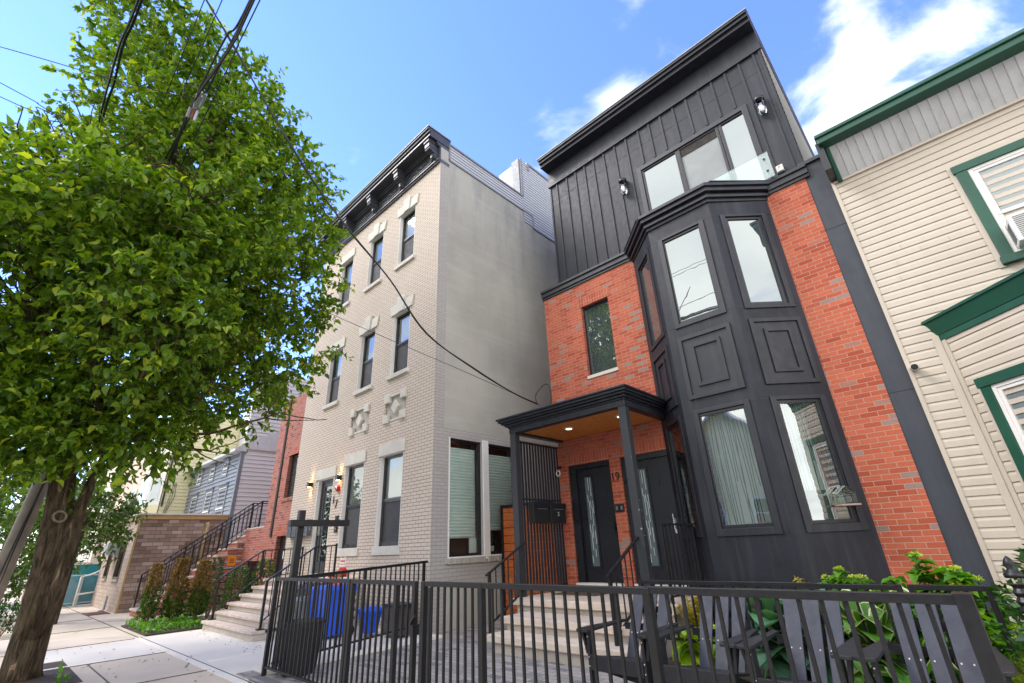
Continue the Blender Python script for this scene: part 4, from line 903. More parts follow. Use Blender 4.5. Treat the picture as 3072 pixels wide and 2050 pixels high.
b = MB(); b.tube([(-21.0, 3.14, -.95), (-21.0, 3.14, -1.35), (-21.0, 3.0, -1.38)], .035, 10); b.build('drain_pipe', M['metalgrey'], st_)
t = thing('air_conditioner', 'grey window air conditioner in the stone building front', 'air conditioner', (-22.2, 3.05, .25))
FG.box(MB(), -22.55, -21.75, .25, .62, -.05, .35).build('case', M['metalgrey'], t, bevel=.01); g = MB()
for k in range(9): FG.box(g, -22.5, -21.8, .29+k*.033, .30+k*.033, .35, .356)
g.build('grille', M['greybin'], t)

# ------------------------------------------------------------------ houses farther down the street
gh = thing('clapboard_house', 'slate grey clapboard house with pale siding on its flank', 'house', (-22.5, 9, G))
FH = Fr((0, 5.85), (1, 0), (0, -1)); FHs = Fr((-19.58, 0), (0, 1), (1, 0))
m = siding(MB(), FH, -26.0, -19.62, G, 3.66, .15, .035, False); m.build('front_wall', M['greyfront'], gh)
m = siding(MB(), FHs, 5.88, 15, G, 7.0, .15, .03, False); m.build('side_wall', M['greyside'], gh)
m = MB(); m.box(-26.0, -19.64, 7.5, 15, G, 7.0); m.box(-26, -19.64, 5.88, 7.5, G, 3.7); m.build('wall', M['greyside'], gh)
m = MB(); m.box(-26.3, -19.5, 5.55, 5.95, 3.66, 3.76); m.hexa([(-26.3, 5.55, 3.76), (-19.5, 5.55, 3.76), (-19.5, 10, 3.76), (-26.3, 10, 3.76)], [(-26.3, 9, 5.7), (-19.5, 9, 5.7), (-19.5, 10, 5.7), (-26.3, 10, 5.7)]); m.build('roof', plain('pale_eave', (.5, .5, .5), .6), gh)
MB().box(-19.68, -19.54, 5.80, 5.92, G, 3.66).build('corner_board', M['greyfront'], gh)
def sashwin(F, a0, a1, z0, z1, par, cas, mat='mirror', awn=True):
    w = F.ring(MB(), a0-.09, a1+.09, z0-.09, z1+.09, .09, .016, .05).build('window', cas, par)
    f = F.ring(MB(), a0, a1, z0, z1, .045, .0, .03); F.box(f, a0, a1, (z0+z1)/2-.02, (z0+z1)/2+.025, .016, .035); f.build('sash', M['white'], w); F.pane(MB(), a0+.04, a1-.04, z0+.04, z1-.04, .018).build('pane', M[mat], w)
    if awn: F.box(MB(), a0-.13, a1+.13, z1+.09, z1+.13, 0, .11).build('hood', cas, w)
for a0, a1 in ((-25.15, -24.35), (-23.1, -22.3), (-21.45, -20.55)): sashwin(FH, a0, a1, .95, 2.50, gh, M['greyfront'], 'screen')
for a0, a1 in ((-24.95, -24.3), (-23.2, -22.6), (-21.5, -20.95)): sashwin(FH, a0, a1, 3.0, 3.46, gh, M['greyfront'], 'screen')
yh = thing('clapboard_house', 'pale yellow clapboard house with white bay window down the street', 'house', (-29, 8, G))
FY = Fr((-26.1, 0), (0, 1), (1, 0)); FYf = Fr((0, 4.85), (1, 0), (0, -1))
siding(MB(), FY, 4.87, 14, G, 6.5, .15, .03, False).build('side_wall', M['yellow'], yh); siding(MB(), FYf, -31, -26.12, G, 6.5, .115, .012, False).build('front_wall', M['yellow'], yh)
MB().box(-31, -26.13, 4.89, 14, G, 6.45).build('wall', M['yellow'], yh)
m = MB(); m.prism([(-28.9, 4.84), (-28.5, 4.42), (-26.7, 4.42), (-26.2, 4.84)], 1.55, 2.27); m.build('bay_base', M['yellow'], yh)
w = MB(); w.prism([(-28.9, 4.84), (-28.5, 4.42), (-26.7, 4.42), (-26.2, 4.84)], 2.27, 3.6); w = w.build('bay_window', M['white'], yh)
FYb = Fr((-26.7, 4.42), (.5, .42), (.42, -.5)); FYc = Fr((0, 4.42), (1, 0), (0, -1))
FYb.pane(MB(), .12, .54, 2.45, 3.35, .01).build('pane', M['mirror'], w)
for a0 in (-28.35, -27.5): FYc.pane(MB(), a0, a0+.65, 2.45, 3.35, .01).build('pane', M['mirror'], w)
b = MB(); b.tube([(-26.05, 4.93, 6), (-26.05, 4.93, 2.2)], .04, 8); b.build('downpipe', M['gloss'], yh)
b = MB()
for k in range(3): b.tube([(-26.05, 5.2+.05*k, 3.2), (-26.04, 5.15+.09*k, 2.6), (-26.05, 5.05+.04*k, 1.9)], .009, 5, False)
b.build('service_cable', M['cable'], yh)
ph = thing('stucco_house', 'peach stucco house with dark porch awning beyond the yellow house', 'house', (-35, 8, G))
MB().box(-40, -31.1, 5.1, 14, G, 6.2).build('wall', M['peach'], ph)
FP = Fr((0, 5.1), (1, 0), (0, -1)); FPs = Fr((-31.1, 0), (0, 1), (1, 0))
for a0 in (-34.6, -32.6): sashwin(FP, a0, a0+.9, 2.6, 3.6, ph, M['white'], awn=False)
m = MB(); m.hexa([(-38, 3.6, 2.05), (-31.4, 3.6, 2.05), (-31.4, 3.65, 2.0), (-38, 3.65, 2.0)], [(-38, 5.1, 3.0), (-31.4, 5.1, 3.0), (-31.4, 5.1, 2.9), (-38, 5.1, 2.9)]); m.build('porch_awning', plain('blue_grey_awning', (.075, .10, .15), .6), ph)
rh = thing('row_house', 'cream rendered row house at the far left end of the street', 'house', (-46, 8, G))
MB().box(-56, -41, 4.8, 14, G, 7).build('wall', plain('cream_render', (.6, .54, .44), .8), rh)
for a0 in (-54.5, -51.5, -48.5, -45.5, -43):
    for z in (0, 3): sashwin(Fr((0, 4.8), (1, 0), (0, -1)), a0, a0+1, z, z+1.4, rh, M['white'], awn=False)
t = thing('cellar_grate', 'rust-red metal grate set in the sidewalk before the stone building', 'grate', (-20.4, 2.9, G)); b = MB()
for k in range(9): b.box(-20.95, -19.85, 2.68+k*.05, 2.71+k*.05, G+.004, G+.02)
b.build('bars', M['rustsleeve'], t); b = MB(); b.box(-21.0, -19.8, 2.64, 2.67, G+.004, G+.022); b.box(-21.0, -19.8, 3.12, 3.15, G+.004, G+.022); b.build('frame', M['rustsleeve'], t)
# building site hoarding and fences at the far left
t = thing('plywood_hoarding', 'bright teal plywood hoarding behind the chain-link fence', 'hoarding', (-27, 3.4, G))
b = MB(); b.box(-24.9, -24.86, 2.45, 5, G+.05, -.02); b.box(-32, -24.9, 2.45, 2.5, G+.05, -.02); b.build('boards', M['teal'], t)
b = MB(); b.box(-32, -24.84, 2.38, 2.44, -.02, .06); b.box(-24.9, -24.82, 2.38, 5, -.02, .06); b.build('top_rail', M['white'], t)
t = thing('chain_link_fence', 'galvanised chain-link fence panel in front of the teal hoarding', 'fence', (-26, 2.3, G))
for x, y in ((-24.75, 2.38), (-24.7, 2.85), (-24.65, 3.3)): b = MB(); b.tube([(x, y, G), (x, y, -.34)], .028, 8); b.build('post', M['metalgrey'], t)
for z in (-.38, G+.12): b = MB(); b.tube([(-24.75, 2.38, z), (-24.65, 3.3, z)], .02, 8); b.build('rail', M['metalgrey'], t)
b = MB()
for k in range(-16, 18):
    for sg in (-1, 1):
        y0 = 2.38+k*.055; y1 = y0+.9*sg; a = max(2.38, min(3.3, y0)); 
        t0, t1 = 0., 1.
        if sg > 0: t0 = max(0, (2.38-y0)/.9); t1 = min(1, (3.3-y0)/.9)
        else: t0 = max(0, (y0-3.3)/.9); t1 = min(1, (y0-2.38)/.9)
        if t1-t0 < .03: continue
        b.tube([(-24.72, y0+.9*sg*t0, -1.28+.9*t0), (-24.72, y0+.9*sg*t1, -1.28+.9*t1)], .004, 4, False)
b.build('mesh', M['metalgrey'], t)
t = thing('pipe_railing', 'white tubular railing curving in front of the teal hoarding', 'railing', (-24.3, 3.0, G))
b = MB(); b.tube([(-24.4, 2.75, G), (-24.4, 2.75, -.42), (-24.38, 2.95, -.38), (-24.36, 3.1, -.32), (-24.34, 3.24, -.24)], .03, 10); b.tube([(-24.4, 2.75, -1.0), (-24.36, 3.24, -.95)], .025, 10); b.build('tube', M['white'], t, smooth=True)

# ------------------------------------------------------------------ cream-sided house on the right
YR = 7.82
FW = Fr((0, YR), (1, 0), (0, -1))
ch = thing('sided_house', 'cream vinyl-sided house with dark green trim right of the black townhouse', 'house', (3, 9, G))
m = siding(MB(), FW, -.135, 7, G, 5.06, .113, .016); m.build('siding', M['cream'], ch)
MB().box(-.13, 7, YR+.005, 16, G, 5.6).build('wall', M['cream'], ch)
m = MB(); FW.box(m, -.142, -.095, G, 5.10, -.05, .026); FW.box(m, -.1, 7, 5.0, 5.035, 0, .05); m.build('corner_trim', M['cream'], ch)
r = random.Random(11); m = MB()
for k in range(26):
    z = G+.113*r.randint(2, 55); x = r.uniform(.1, 2.6); FW.box(m, x, x+.0025, z+.004, z+.07, .0155, .0175)
m.build('siding_joint', plain('dark_siding_joint', (.20, .17, .14), .8), ch)  # thin dark cream strips mark the overlap joints
# ribbed mansard under a green gutter
m = MB(); yb, yt, zb_, zt_ = YR-.03, YR-.30, 5.035, 5.50
n = 62
for k in range(n):
    x0 = .012+k*.11; x1 = x0+.11
    m.quad((x0, yb, zb_), (x1-.012, yb, zb_), (x1-.012, yt, zt_), (x0, yt, zt_)); m.quad((x1-.012, yb, zb_), (x1-.006, yb-.014, zb_), (x1-.006, yt-.014, zt_), (x1-.012, yt, zt_)); m.quad((x1-.006, yb-.014, zb_), (x1, yb, zb_), (x1, yt, zt_), (x1-.006, yt-.014, zt_))
m.build('mansard_panel', M['ribbed'], ch)
m = MB(); m.box(-.10, 7, YR-.50, YR-.28, 5.50, 5.60); m.box(-.115, 7, YR-.53, YR-.26, 5.60, 5.66)
m.hexa([(-.05, YR-.02, 4.99), (.012, YR-.02, 4.99), (.012, YR-.075, 4.99), (-.05, YR-.075, 4.99)], [(-.05, YR-.28, 5.50), (.012, YR-.28, 5.50), (.012, YR-.34, 5.50), (-.05, YR-.34, 5.50)])
m.build('gutter', M['green'], ch, bevel=.012)
m = MB(); m.box(-.14, -.052, YR-.42, YR, 5.05, 5.58); m.build('shaded_return', M['gloss'], ch)  # black colour stands in for the shadowed underside of the gutter end
MB().box(-.12, 7, YR-.3, 16, 5.655, 5.68).build('roof', M['asphalt'], ch)
# upper window
def bigwin(F, a0, a1, z0, z1, par, tilt=False):
    b = MB(); wd = .115
    F.box(b, a0, a0+wd, z0, z1, .004, .06); F.box(b, a1-wd, a1, z0, z1, .004, .06); F.box(b, a0-.02, a1+.02, z1-wd, z1, .004, .07); F.box(b, a0-.02, a1+.02, z0, z0+.10, .004, .10)
    w = b.build('window', M['green'], par, bevel=.005)
    j = MB(); F.box(j, a0-.055, a0-.001, z0-.02, z1+.03, .0, .03); j.build('channel', M['cream'], w)
    i0, i1, y0, y1 = a0+wd, a1-wd, z0+.10, z1-wd; zm = y0+(y1-y0)*.45
    f = F.ring(MB(), i0, i1, y0, y1, .045, .0, .045); F.ring(f, i0+.045, i1-.045, zm-.03, y1-.045, .04, .0, .035); F.ring(f, i0+.045, i1-.045, y0+.045, zm+.02, .045, .0, .025); f.build('sash', M['white'], w, bevel=.004)
    F.pane(MB(), i0+.08, i1-.08, zm+.01, y1-.08, .015).build('upper_pane', M['reflectblue'], w); F.pane(MB(), i0+.085, i1-.085, y0+.085, zm-.03, .006).build('lower_pane', M['reflectblue'], w)
    return w, i0, i1, y0, y1, zm
w, i0, i1, y0, y1, zm = bigwin(FW, 1.135, 2.75, 2.90, 4.455, ch)
b = MB(); n = 40
for k in range(n): z = y0+.1+(y1-y0-.2)*k/n; b.quad(FW.p(i0+.07, z, -.03), FW.p(i1-.07, z, -.03), FW.p(i1-.07, z+.028, -.015), FW.p(i0+.07, z+.028, -.015))
FW.box(b, i0+.05, i1-.05, y0+.05, y1-.05, -.06, -.05); b.build('slat_blind', plain('reflected_sky_blue', (.20, .27, .35), .7), w)  # blue-grey colour carries the sky reflection of this window
t = thing('air_conditioner', 'white window air conditioner in the upper green-framed window', 'air conditioner', (1.6, YR-.15, 3.02))
FW.box(MB(), 1.30, 1.95, 3.04, 3.40, .0, .30).build('case', M['white'], t, bevel=.012)
g = MB(); FWs = Fr((1.297, 0), (0, 1), (1, 0))
for k in range(12): FW.box(g, 1.34, 1.91, 3.08+k*.025, 3.09+k*.025, .30, .306)
for k in range(8): g.box(1.295, 1.30, YR-.24, YR-.06, 3.10+k*.03, 3.112+k*.03)
g.build('grille', M['greybin'], t)
# angled ground-floor bay with green hood
FA = Fr((.31, YR), (1, -1), (-1, -1)); LA = 1.55
m = siding(MB(), FA, .03, LA, G, 2.22, .113, .016); FA2 = Fr((.31+LA*.7071, YR-LA*.7071), (1, 0), (0, -1)); siding(m, FA2, 0, 3, G, 2.22, .113, .016); bay2 = m.build('bay', M['cream'], ch)
m = MB(); m.prism([(.33, YR), (.31+LA*.7071, YR-LA*.7071+.02), (5, YR-LA*.7071+.02), (5, YR)], G, 2.2); m.build('bay_core', M['cream'], bay2)
m = MB(); FA.box(m, -.02, .055, G, 2.24, -.01, .03); FW.box(m, .21, .285, G, 2.24, 0, .03); m.build('corner_trim', M['cream'], bay2, bevel=.004)
m = MB(); o1, o2 = .05, .22
def ao(o): return [(.31-o*1.414, YR-.002), (.31+LA*.7071-o*.414, YR-LA*.7071-o), (5, YR-LA*.7071-o), (5, YR-.002)]
m.hexa([(x, y, 2.16) for x, y in ao(.03)], [(x, y, 2.24) for x, y in ao(.03)]); m.hexa([(x, y, 2.24) for x, y in ao(.035)], [(x, y, 2.43) for x, y in ao(.09)]); m.hexa([(x, y, 2.43) for x, y in ao(.105)], [(x, y, 2.47) for x, y in ao(.105)])
m.hexa([(x, y, 2.47) for x, y in ao(.09)], [(x, y, 2.51) for x, y in ao(-.1)])
m.build('bay_hood', M['green'], ch, bevel=.006)
w, i0, i1, y0, y1, zm = bigwin(FA, .215, 1.35, -.05, 1.57, bay2)
b = MB()
for k in range(9): z = y0+.1+(y1-y0-.15)*k/9; FA.box(b, i0+.06, i1-.06, z, z+.075, -.03, -.025)
b.build('zebra_blind', M['blindwhite'], w); b = MB(); FA.box(b, i0+.05, i1-.05, y0+.05, y1-.05, -.06, -.05); b.build('interior', plain('reflected_sky_blue', (.20, .27, .35), .7), w)
t = thing('security_camera', 'small white bullet camera on the cream siding near its corner', 'security camera', (-.05, YR-.1, 1.82))
b = MB(); b.tube([FW.p(-.075, 1.90, .01), FW.p(-.06, 1.875, .16)], [.045, .042], 16); b.build('body', M['white'], t, smooth=False); b = MB(); b.tube([FW.p(-.06, 1.875, .158), FW.p(-.0595, 1.874, .165)], .038, 16); b.build('lens', M['gloss'], t)

# ------------------------------------------------------------------ iron fences of the front yard
BAL = None
def baluster(par, x, y, z0, z1, w=.018):
    b = MB(); b.box(x-w/2, x+w/2, y-w/2, y+w/2, z0, z1); return b.build('baluster', M['iron'], par)
def post(par, x, y, z0, z1, w=.05): return MB().box(x-w/2, x+w/2, y-w/2, y+w/2, z0, z1).build('post', M['iron'], par, bevel=.003)
def panel(par, a, b, zt, zb, n, w=.018, rail=.04, zt2=None):
    a = Vector(a); b = Vector(b); zt2 = zt if zt2 is None else zt2; up = Vector((0, 0, 1))
    q = MB(); q.bar((a.x, a.y, zt-rail/2), (b.x, b.y, zt2-rail/2), .042, rail); q.build('top_rail', M['iron'], par, bevel=.003)
    q = MB(); q.bar((a.x, a.y, zb), (b.x, b.y, zb+zt2-zt), .03, .025); q.build('bottom_rail', M['iron'], par)
    for k in range(1, n):
        p = a.lerp(b, k/n); z = zt+(zt2-zt)*k/n; baluster(par, p.x, p.y, zb+zt2*0+(zt2-zt)*k/n, z-rail, w)
YF, ZF = 2.86, -.272
g_ = 'iron fence sections along the sidewalk'
f = thing('metal_fence', 'black iron picket fence section in front of the trash cans', 'fence', (-6.2, YF, G), g_)
for x in (-7.16, -5.19): post(f, x, YF, G, ZF-.001)
panel(f, (-7.135, YF), (-5.215, YF), ZF, -1.285, 19)
f = thing('metal_gate', 'black iron picket gate with latch standing beside the open gap', 'gate', (-4.6, YF, G))
for x in (-5.13, -4.30, -4.0): post(f, x, YF, -1.34, ZF-.001, .045)
panel(f, (-5.11, YF), (-4.32, YF), ZF, -1.285, 8); panel(f, (-4.28, YF), (-4.02, YF), ZF, -1.285, 3)
b = MB(); b.bar((-4.03, YF-.02, -.62), (-3.92, YF-.05, -.54), .02); b.box(-4.02, -3.96, YF-.04, YF+.03, -.70, -.62); b.build('latch', M['iron'], f)
f = thing('metal_fence', 'black iron picket fence section in front of the stone steps', 'fence', (-2.8, YF, G), g_)
for x in (-3.86, -3.10, -1.62): post(f, x, YF, G, ZF-.001)
post(f, -3.77, YF, -1.3, ZF-.05, .03)
panel(f, (-3.84, YF), (-3.12, YF), ZF, -1.285, 8); panel(f, (-3.08, YF), (-1.64, YF), ZF, -1.285, 14)
f = thing('metal_fence', 'black iron picket fence section in front of the grey armchairs', 'fence', (-.9, YF, G), g_)
post(f, -.165, YF, G, ZF+.012, .06)
panel(f, (-1.595, YF), (-.19, YF), ZF+.006, -1.285, 14)
f = thing('metal_fence', 'black iron side fence running from the sidewalk back to the cream house', 'fence', (-7.4, 4.3, G))
for t_ in (0.02, .5, .97): post(f, -7.19-.40*t_, 2.95+2.72*t_, G+.04, -.29+.085*t_, .045)
panel(f, (-7.19, 2.95), (-7.59, 5.67), -.285, -1.27, 26, zt2=-.20)
f = thing('metal_fence', 'low black iron garden fence between armchairs and flower bed', 'fence', (-1.6, 5.4, G))
for x in (-3.12, -1.36, -.70, -.62, -.15): post(f, x, 5.4, G+.05, -.44, .04)
panel(f, (-3.1, 5.4), (-1.38, 5.4), -.44, -1.0, 15); panel(f, (-1.34, 5.4), (-.72, 5.4), -.445, -1.0, 6); panel(f, (-.60, 5.4), (-.17, 5.4), -.44, -1.0, 4)
b = MB(); b.box(-1.46, -1.28, 5.375, 5.38, -.49, -.475); b.build('hinge', M['iron'], f)
# handrails of the stone steps
def steprail(x, y1, label):
    t = thing('stair_railing', label, 'railing', (x, 5.5, G), 'handrails of the stone front steps')
    P0 = Vector((x, 5.45, -.42)); P1 = Vector((x, y1, .02))
    b = MB(); b.bar(P0, P1, .045, .02); b.build('handrail', M['iron'], t); b = MB(); b.bar((x, 5.52, -1.2), (x, 5.52, -.37), .04); b.build('post', M['iron'], t)
    b = MB(); b.bar((x, 5.52, -1.08), (x, y1, -.66), .03, .02); b.build('lower_rail', M['iron'], t)
    for k in range(1, 6): y = 5.52+(y1-5.52)*k/6; b = MB(); b.bar((x, y, -1.08+(y-5.52)*.5), (x, y, -.38+(y-5.52)*.48), .014); b.build('baluster', M['iron'], t)
steprail(-5.80, 6.36, 'sloping black handrail beside the wooden side gate')
steprail(-3.62, 6.34, 'sloping black handrail on armchair side of the stone steps')
t = thing('stair_railing', 'black iron guard rail across the landing next to the bay', 'railing', (-3.3, 6.9, -.8))
b = MB(); b.bar((-3.30, 6.44, .17), (-3.24, 7.36, .17), .045, .025); b.build('handrail', M['iron'], t); b = MB(); b.bar((-3.30, 6.44, -.72), (-3.24, 7.36, -.72), .03, .02); b.build('lower_rail', M['iron'], t)
for k in range(9): y = 6.46+k*.11; b = MB(); b.bar((-3.30+.06*k/8, y, -.80 if k in (0, 8) else -.72), (-3.30+.06*k/8, y, .16), .035 if k in (0, 8) else .015); b.build('post' if k in (0, 8) else 'baluster', M['iron'], t)
# neighbour's ornate iron gatepost
t = thing('iron_gatepost', 'ornate ribbed black iron gatepost at the right edge of the garden', 'gatepost', (.02, 4.35, G))
pr = []
for k in range(46): z = G+k*.0235; pr += [(.040 if k % 2 else .027, z-G)]
MB().lathe((.02, 4.35, G), pr, 12).build('shaft', M['iron'], t); MB().lathe((.02, 4.35, -.31), [(.045, 0), (.048, .02), (.03, .035), (.02, .05), (.03, .075), (.02, .10), (.004, .12)], 16).build('finial', M['iron'], t, smooth=True)

# ------------------------------------------------------------------ four garden armchairs
def armchair(x, y, label):
    t = thing('garden_armchair', label, 'armchair', (x, y+.35, G+.02), 'grey slatted garden armchairs behind the fence')
    g0 = G+.02; q = lambda a, b, c: (x+a, y+b, g0+c)
    for k in range(3):     # back slats lean towards the house
        a0 = -.205+k*.14; a1 = a0+.128; m = MB(); sp_ = (k-1)*.012
        lo0, hi0 = (.50, .30), (.86, .915)
        m.hexa([q(a0+.01, lo0[0], lo0[1]), q(a1-.01, lo0[0], lo0[1]), q(a1-.01, lo0[0]+.022, lo0[1]), q(a0+.01, lo0[0]+.022, lo0[1])], [q(a0+sp_, hi0[0], hi0[1]), q(a1+sp_, hi0[0], hi0[1]), q(a1+sp_, hi0[0]+.022, hi0[1]), q(a0+sp_, hi0[0]+.022, hi0[1])])
        sl = m.build('back_slat', M['chair'], t, bevel=.004)
        s_ = MB()
        for f_ in (.36, .90):
            for e in (.25, .75):
                yy = lo0[0]+(hi0[0]-lo0[0])*f_; zz = lo0[1]+(hi0[1]-lo0[1])*f_; xx = a0+(a1-a0)*e
                s_.tube([q(xx, yy-.003, zz), q(xx, yy+.004, zz)], .0055, 8)
        s_.build('screw_head', M['white'], sl)
    m = MB()
    for k in range(5): yy = .06+k*.088; zz = .42-.085*(yy/.5); m.hexa([q(-.25, yy, zz-.02), q(.25, yy, zz-.02), q(.25, yy+.078, zz-.034), q(-.25, yy+.078, zz-.034)], [q(-.25, yy, zz), q(.25, yy, zz), q(.25, yy+.078, zz-.014), q(-.25, yy+.078, zz-.014)])
    m.build('seat', M['chairdark'], t, bevel=.003)
    MB().box(x-.27, x+.27, y+.012, y+.036, g0+.30, g0+.42).build('front_apron', M['chairdark'], t, bevel=.003); MB().box(x-.25, x+.25, y+.02, y+.04, g0+.14, g0+.20).build('stretcher', M['chairdark'], t, bevel=.003)
    for sg in (-1, 1):
        MB().box(x+sg*.285-.013, x+sg*.285+.013, y+.02, y+.115, g0, g0+.60).build('leg', M['chairdark'], t, bevel=.003)
        m = MB(); m.hexa([q(sg*.262-.012, .04, .31), q(sg*.262+.012, .04, .31), q(sg*.262+.012, .92, 0), q(sg*.262-.012, .92, 0)], [q(sg*.262-.012, .04, .42), q(sg*.262+.012, .04, .42), q(sg*.262+.012, .98, .09), q(sg*.262-.012, .98, .09)]); m.build('leg', M['chairdark'], t, bevel=.003)
        o = [(-.065, .02), (-.055, -.03), (.035, -.045), (.07, -.02), (.075, .16), (.03, .45), (.0, .70), (-.045, .70), (-.052, .40)]
        m = MB(); pts = [(x+sg*.31+sg*a, y+b) for a, b in o]; pts = pts if sg > 0 else pts[::-1]
        m.prism(pts, g0+.60, g0+.624); m.build('armrest', M['chairdark'], t, bevel=.004)
        m = MB(); m.hexa([q(sg*.31-.012, .035, .42), q(sg*.31+.012, .035, .42), q(sg*.31+.012, .06, .42), q(sg*.31-.012, .06, .42)], [q(sg*.345-.012, .02, .60), q(sg*.345+.012, .02, .60), q(sg*.345+.012, .11, .60), q(sg*.345-.012, .11, .60)]); m.build('arm_bracket', M['chairdark'], t)
        s_ = MB()
        for zz in (.33, .40, .56): s_.tube([q(sg*.285, .017, zz), q(sg*.285, .022, zz)], .005, 6)
        s_.build('screw_head', M['white'], t)
    m = MB(); m.box(x-.20, x+.20, y+.80, y+.82, g0+.68, g0+.74); m.box(x-.30, x+.30, y+.715, y+.735, g0+.53, g0+.59); m.build('back_brace', M['chairdark'], t)
for x, lb in ((-2.75, 'grey slatted armchair next to the stone steps'), (-2.02, 'grey slatted armchair between the lime and blue hostas'), (-1.28, 'grey slatted armchair between the blue and variegated hostas'), (-.52, 'grey slatted armchair nearest the fence corner post')): armchair(x, 4.12, lb)

# ------------------------------------------------------------------ sign post, bins
t = thing('sign_post', 'empty black real-estate sign post with one long arm', 'sign post', (-7.34, 3.15, G))
MB().box(-7.385, -7.295, 3.105, 3.195, G, .60).build('post', M['iron'], t, bevel=.004); MB().box(-7.29, -7.20, 2.95, 3.86, .37, .46).build('arm', M['iron'], t, bevel=.004)
h = MB()
for y in (3.25, 3.7): h.tube([(-7.245, y, .37), (-7.245, y, .35), (-7.245, y+.012, .335), (-7.245, y, .32)], .004, 6)
h.build('hook', M['metalgrey'], t)
def cart(x0, x1, y0, y1, z1, mat, label, name='wheelie_bin', cat='bin', wheels=True):
    z0 = G+.05; t = thing(name, label, cat, ((x0+x1)/2, (y0+y1)/2, G))
    i = .05; m = MB(); m.hexa([(x0+i, y0+i, z0), (x1-i, y0+i, z0), (x1-i, y1-i, z0), (x0+i, y1-i, z0)], [(x0, y0, z1-.1), (x1, y0, z1-.1), (x1, y1, z1-.1), (x0, y1, z1-.1)])
    for k in range(1, 4):
        xx = x0+(x1-x0)*k/4; m.hexa([(xx-.02, y0+i*.9-.012, z0+.05), (xx+.02, y0+i*.9-.012, z0+.05), (xx+.02, y0+i, z0+.05), (xx-.02, y0+i, z0+.05)], [(xx-.02, y0-.012, z1-.2), (xx+.02, y0-.012, z1-.2), (xx+.02, y0+.01, z1-.2), (xx-.02, y0+.01, z1-.2)])
    m.build('body', mat, t, bevel=.02)
    MB().box(x0-.02, x1+.02, y0-.03, y1+.02, z1-.1, z1-.06).build('rim', mat, t, bevel=.008)
    m = MB(); m.hexa([(x0-.02, y0-.05, z1-.06), (x1+.02, y0-.05, z1-.06), (x1+.02, y1+.03, z1-.06), (x0-.02, y1+.03, z1-.06)], [(x0+.05, y0+.04, z1), (x1-.05, y0+.04, z1), (x1-.05, y1-.02, z1), (x0+.05, y1-.02, z1)]); m.build('lid', mat, t, bevel=.012)
    if wheels:
        for xx in (x0+.03, x1-.03): b = MB(); b.tube([(xx-.03, y1-.08, G+.10), (xx+.03, y1-.08, G+.10)], .10, 16); b.build('wheel', M['blackbin'], t)
        b = MB(); b.tube([(x0+.06, y1+.05, z1-.10), (x1-.06, y1+.05, z1-.10)], .016, 8); b.build('handle', M['blackbin'], t)
    return t
cart(-9.55, -8.92, 4.45, 5.05, -.55, M['bluebin'], 'bright blue recycling bin behind the iron fences')
cart(-10.55, -9.9, 4.6, 5.2, -.56, M['blackbin'], 'black wheeled bin against the cream stoop')
cart(-9.98, -9.6, 4.35, 4.75, -.74, M['greybin'], 'pale grey bin squeezed left of the blue recycling bin', wheels=False)
cart(-8.80, -8.48, 5.05, 5.35, -.93, M['bluebin'], 'small blue recycling box behind the large blue bin', 'recycling_box', 'recycling box', False)
for x, lb in ((-9.33, 'small orange cone on the blue bin lid, nearer the cream stoop'), (-9.08, 'small orange cone on the blue bin lid, nearer the house corner')):
    t = thing('traffic_cone', lb, 'cone', (x, 4.75, -.55), 'orange cones on the blue bin')
    MB().lathe((x, 4.75, -.55), [(.05, .015), (.022, .13), (.018, .13)], 14).build('cone_body', M['orange'], t); MB().box(x-.07, x+.07, 4.68, 4.82, -.55, -.535).build('base', M['orange'], t)
t = thing('planter_box', 'dark slatted box against cream brick near the house corner', 'box', (-8.05, 5.4, G))
MB().box(-8.28, -7.82, 5.25, 5.60, G+.05, -.92).build('body', plain('weathered_dark_board', (.075, .065, .058), .8, .25, 8), t, bevel=.006); MB().box(-8.31, -7.79, 5.22, 5.63, -.92, -.88).build('lid', M['chairdark'], t, bevel=.006)
t = thing('trash_can', 'black ribbed trash can at the corner post of the iron fence', 'trash can', (-6.86, 3.16, G))
n = 28; pr = [(.19, .0), (.20, .02), (.245, .52), (.265, .525), (.265, .57), (.25, .575), (.235, .53), (.19, .06)]
MB().lathe((-6.86, 3.16, G+.03), pr, n).build('body', M['blackbin'], t); b = MB()
for k in range(14): a = 2*math.pi*k/14; b.bar((-6.86+.205*math.cos(a), 3.16+.205*math.sin(a), G+.06), (-6.86+.247*math.cos(a), 3.16+.247*math.sin(a), G+.53), .022, .014, (math.cos(a), math.sin(a), 0))
b.build('rib', M['blackbin'], t)

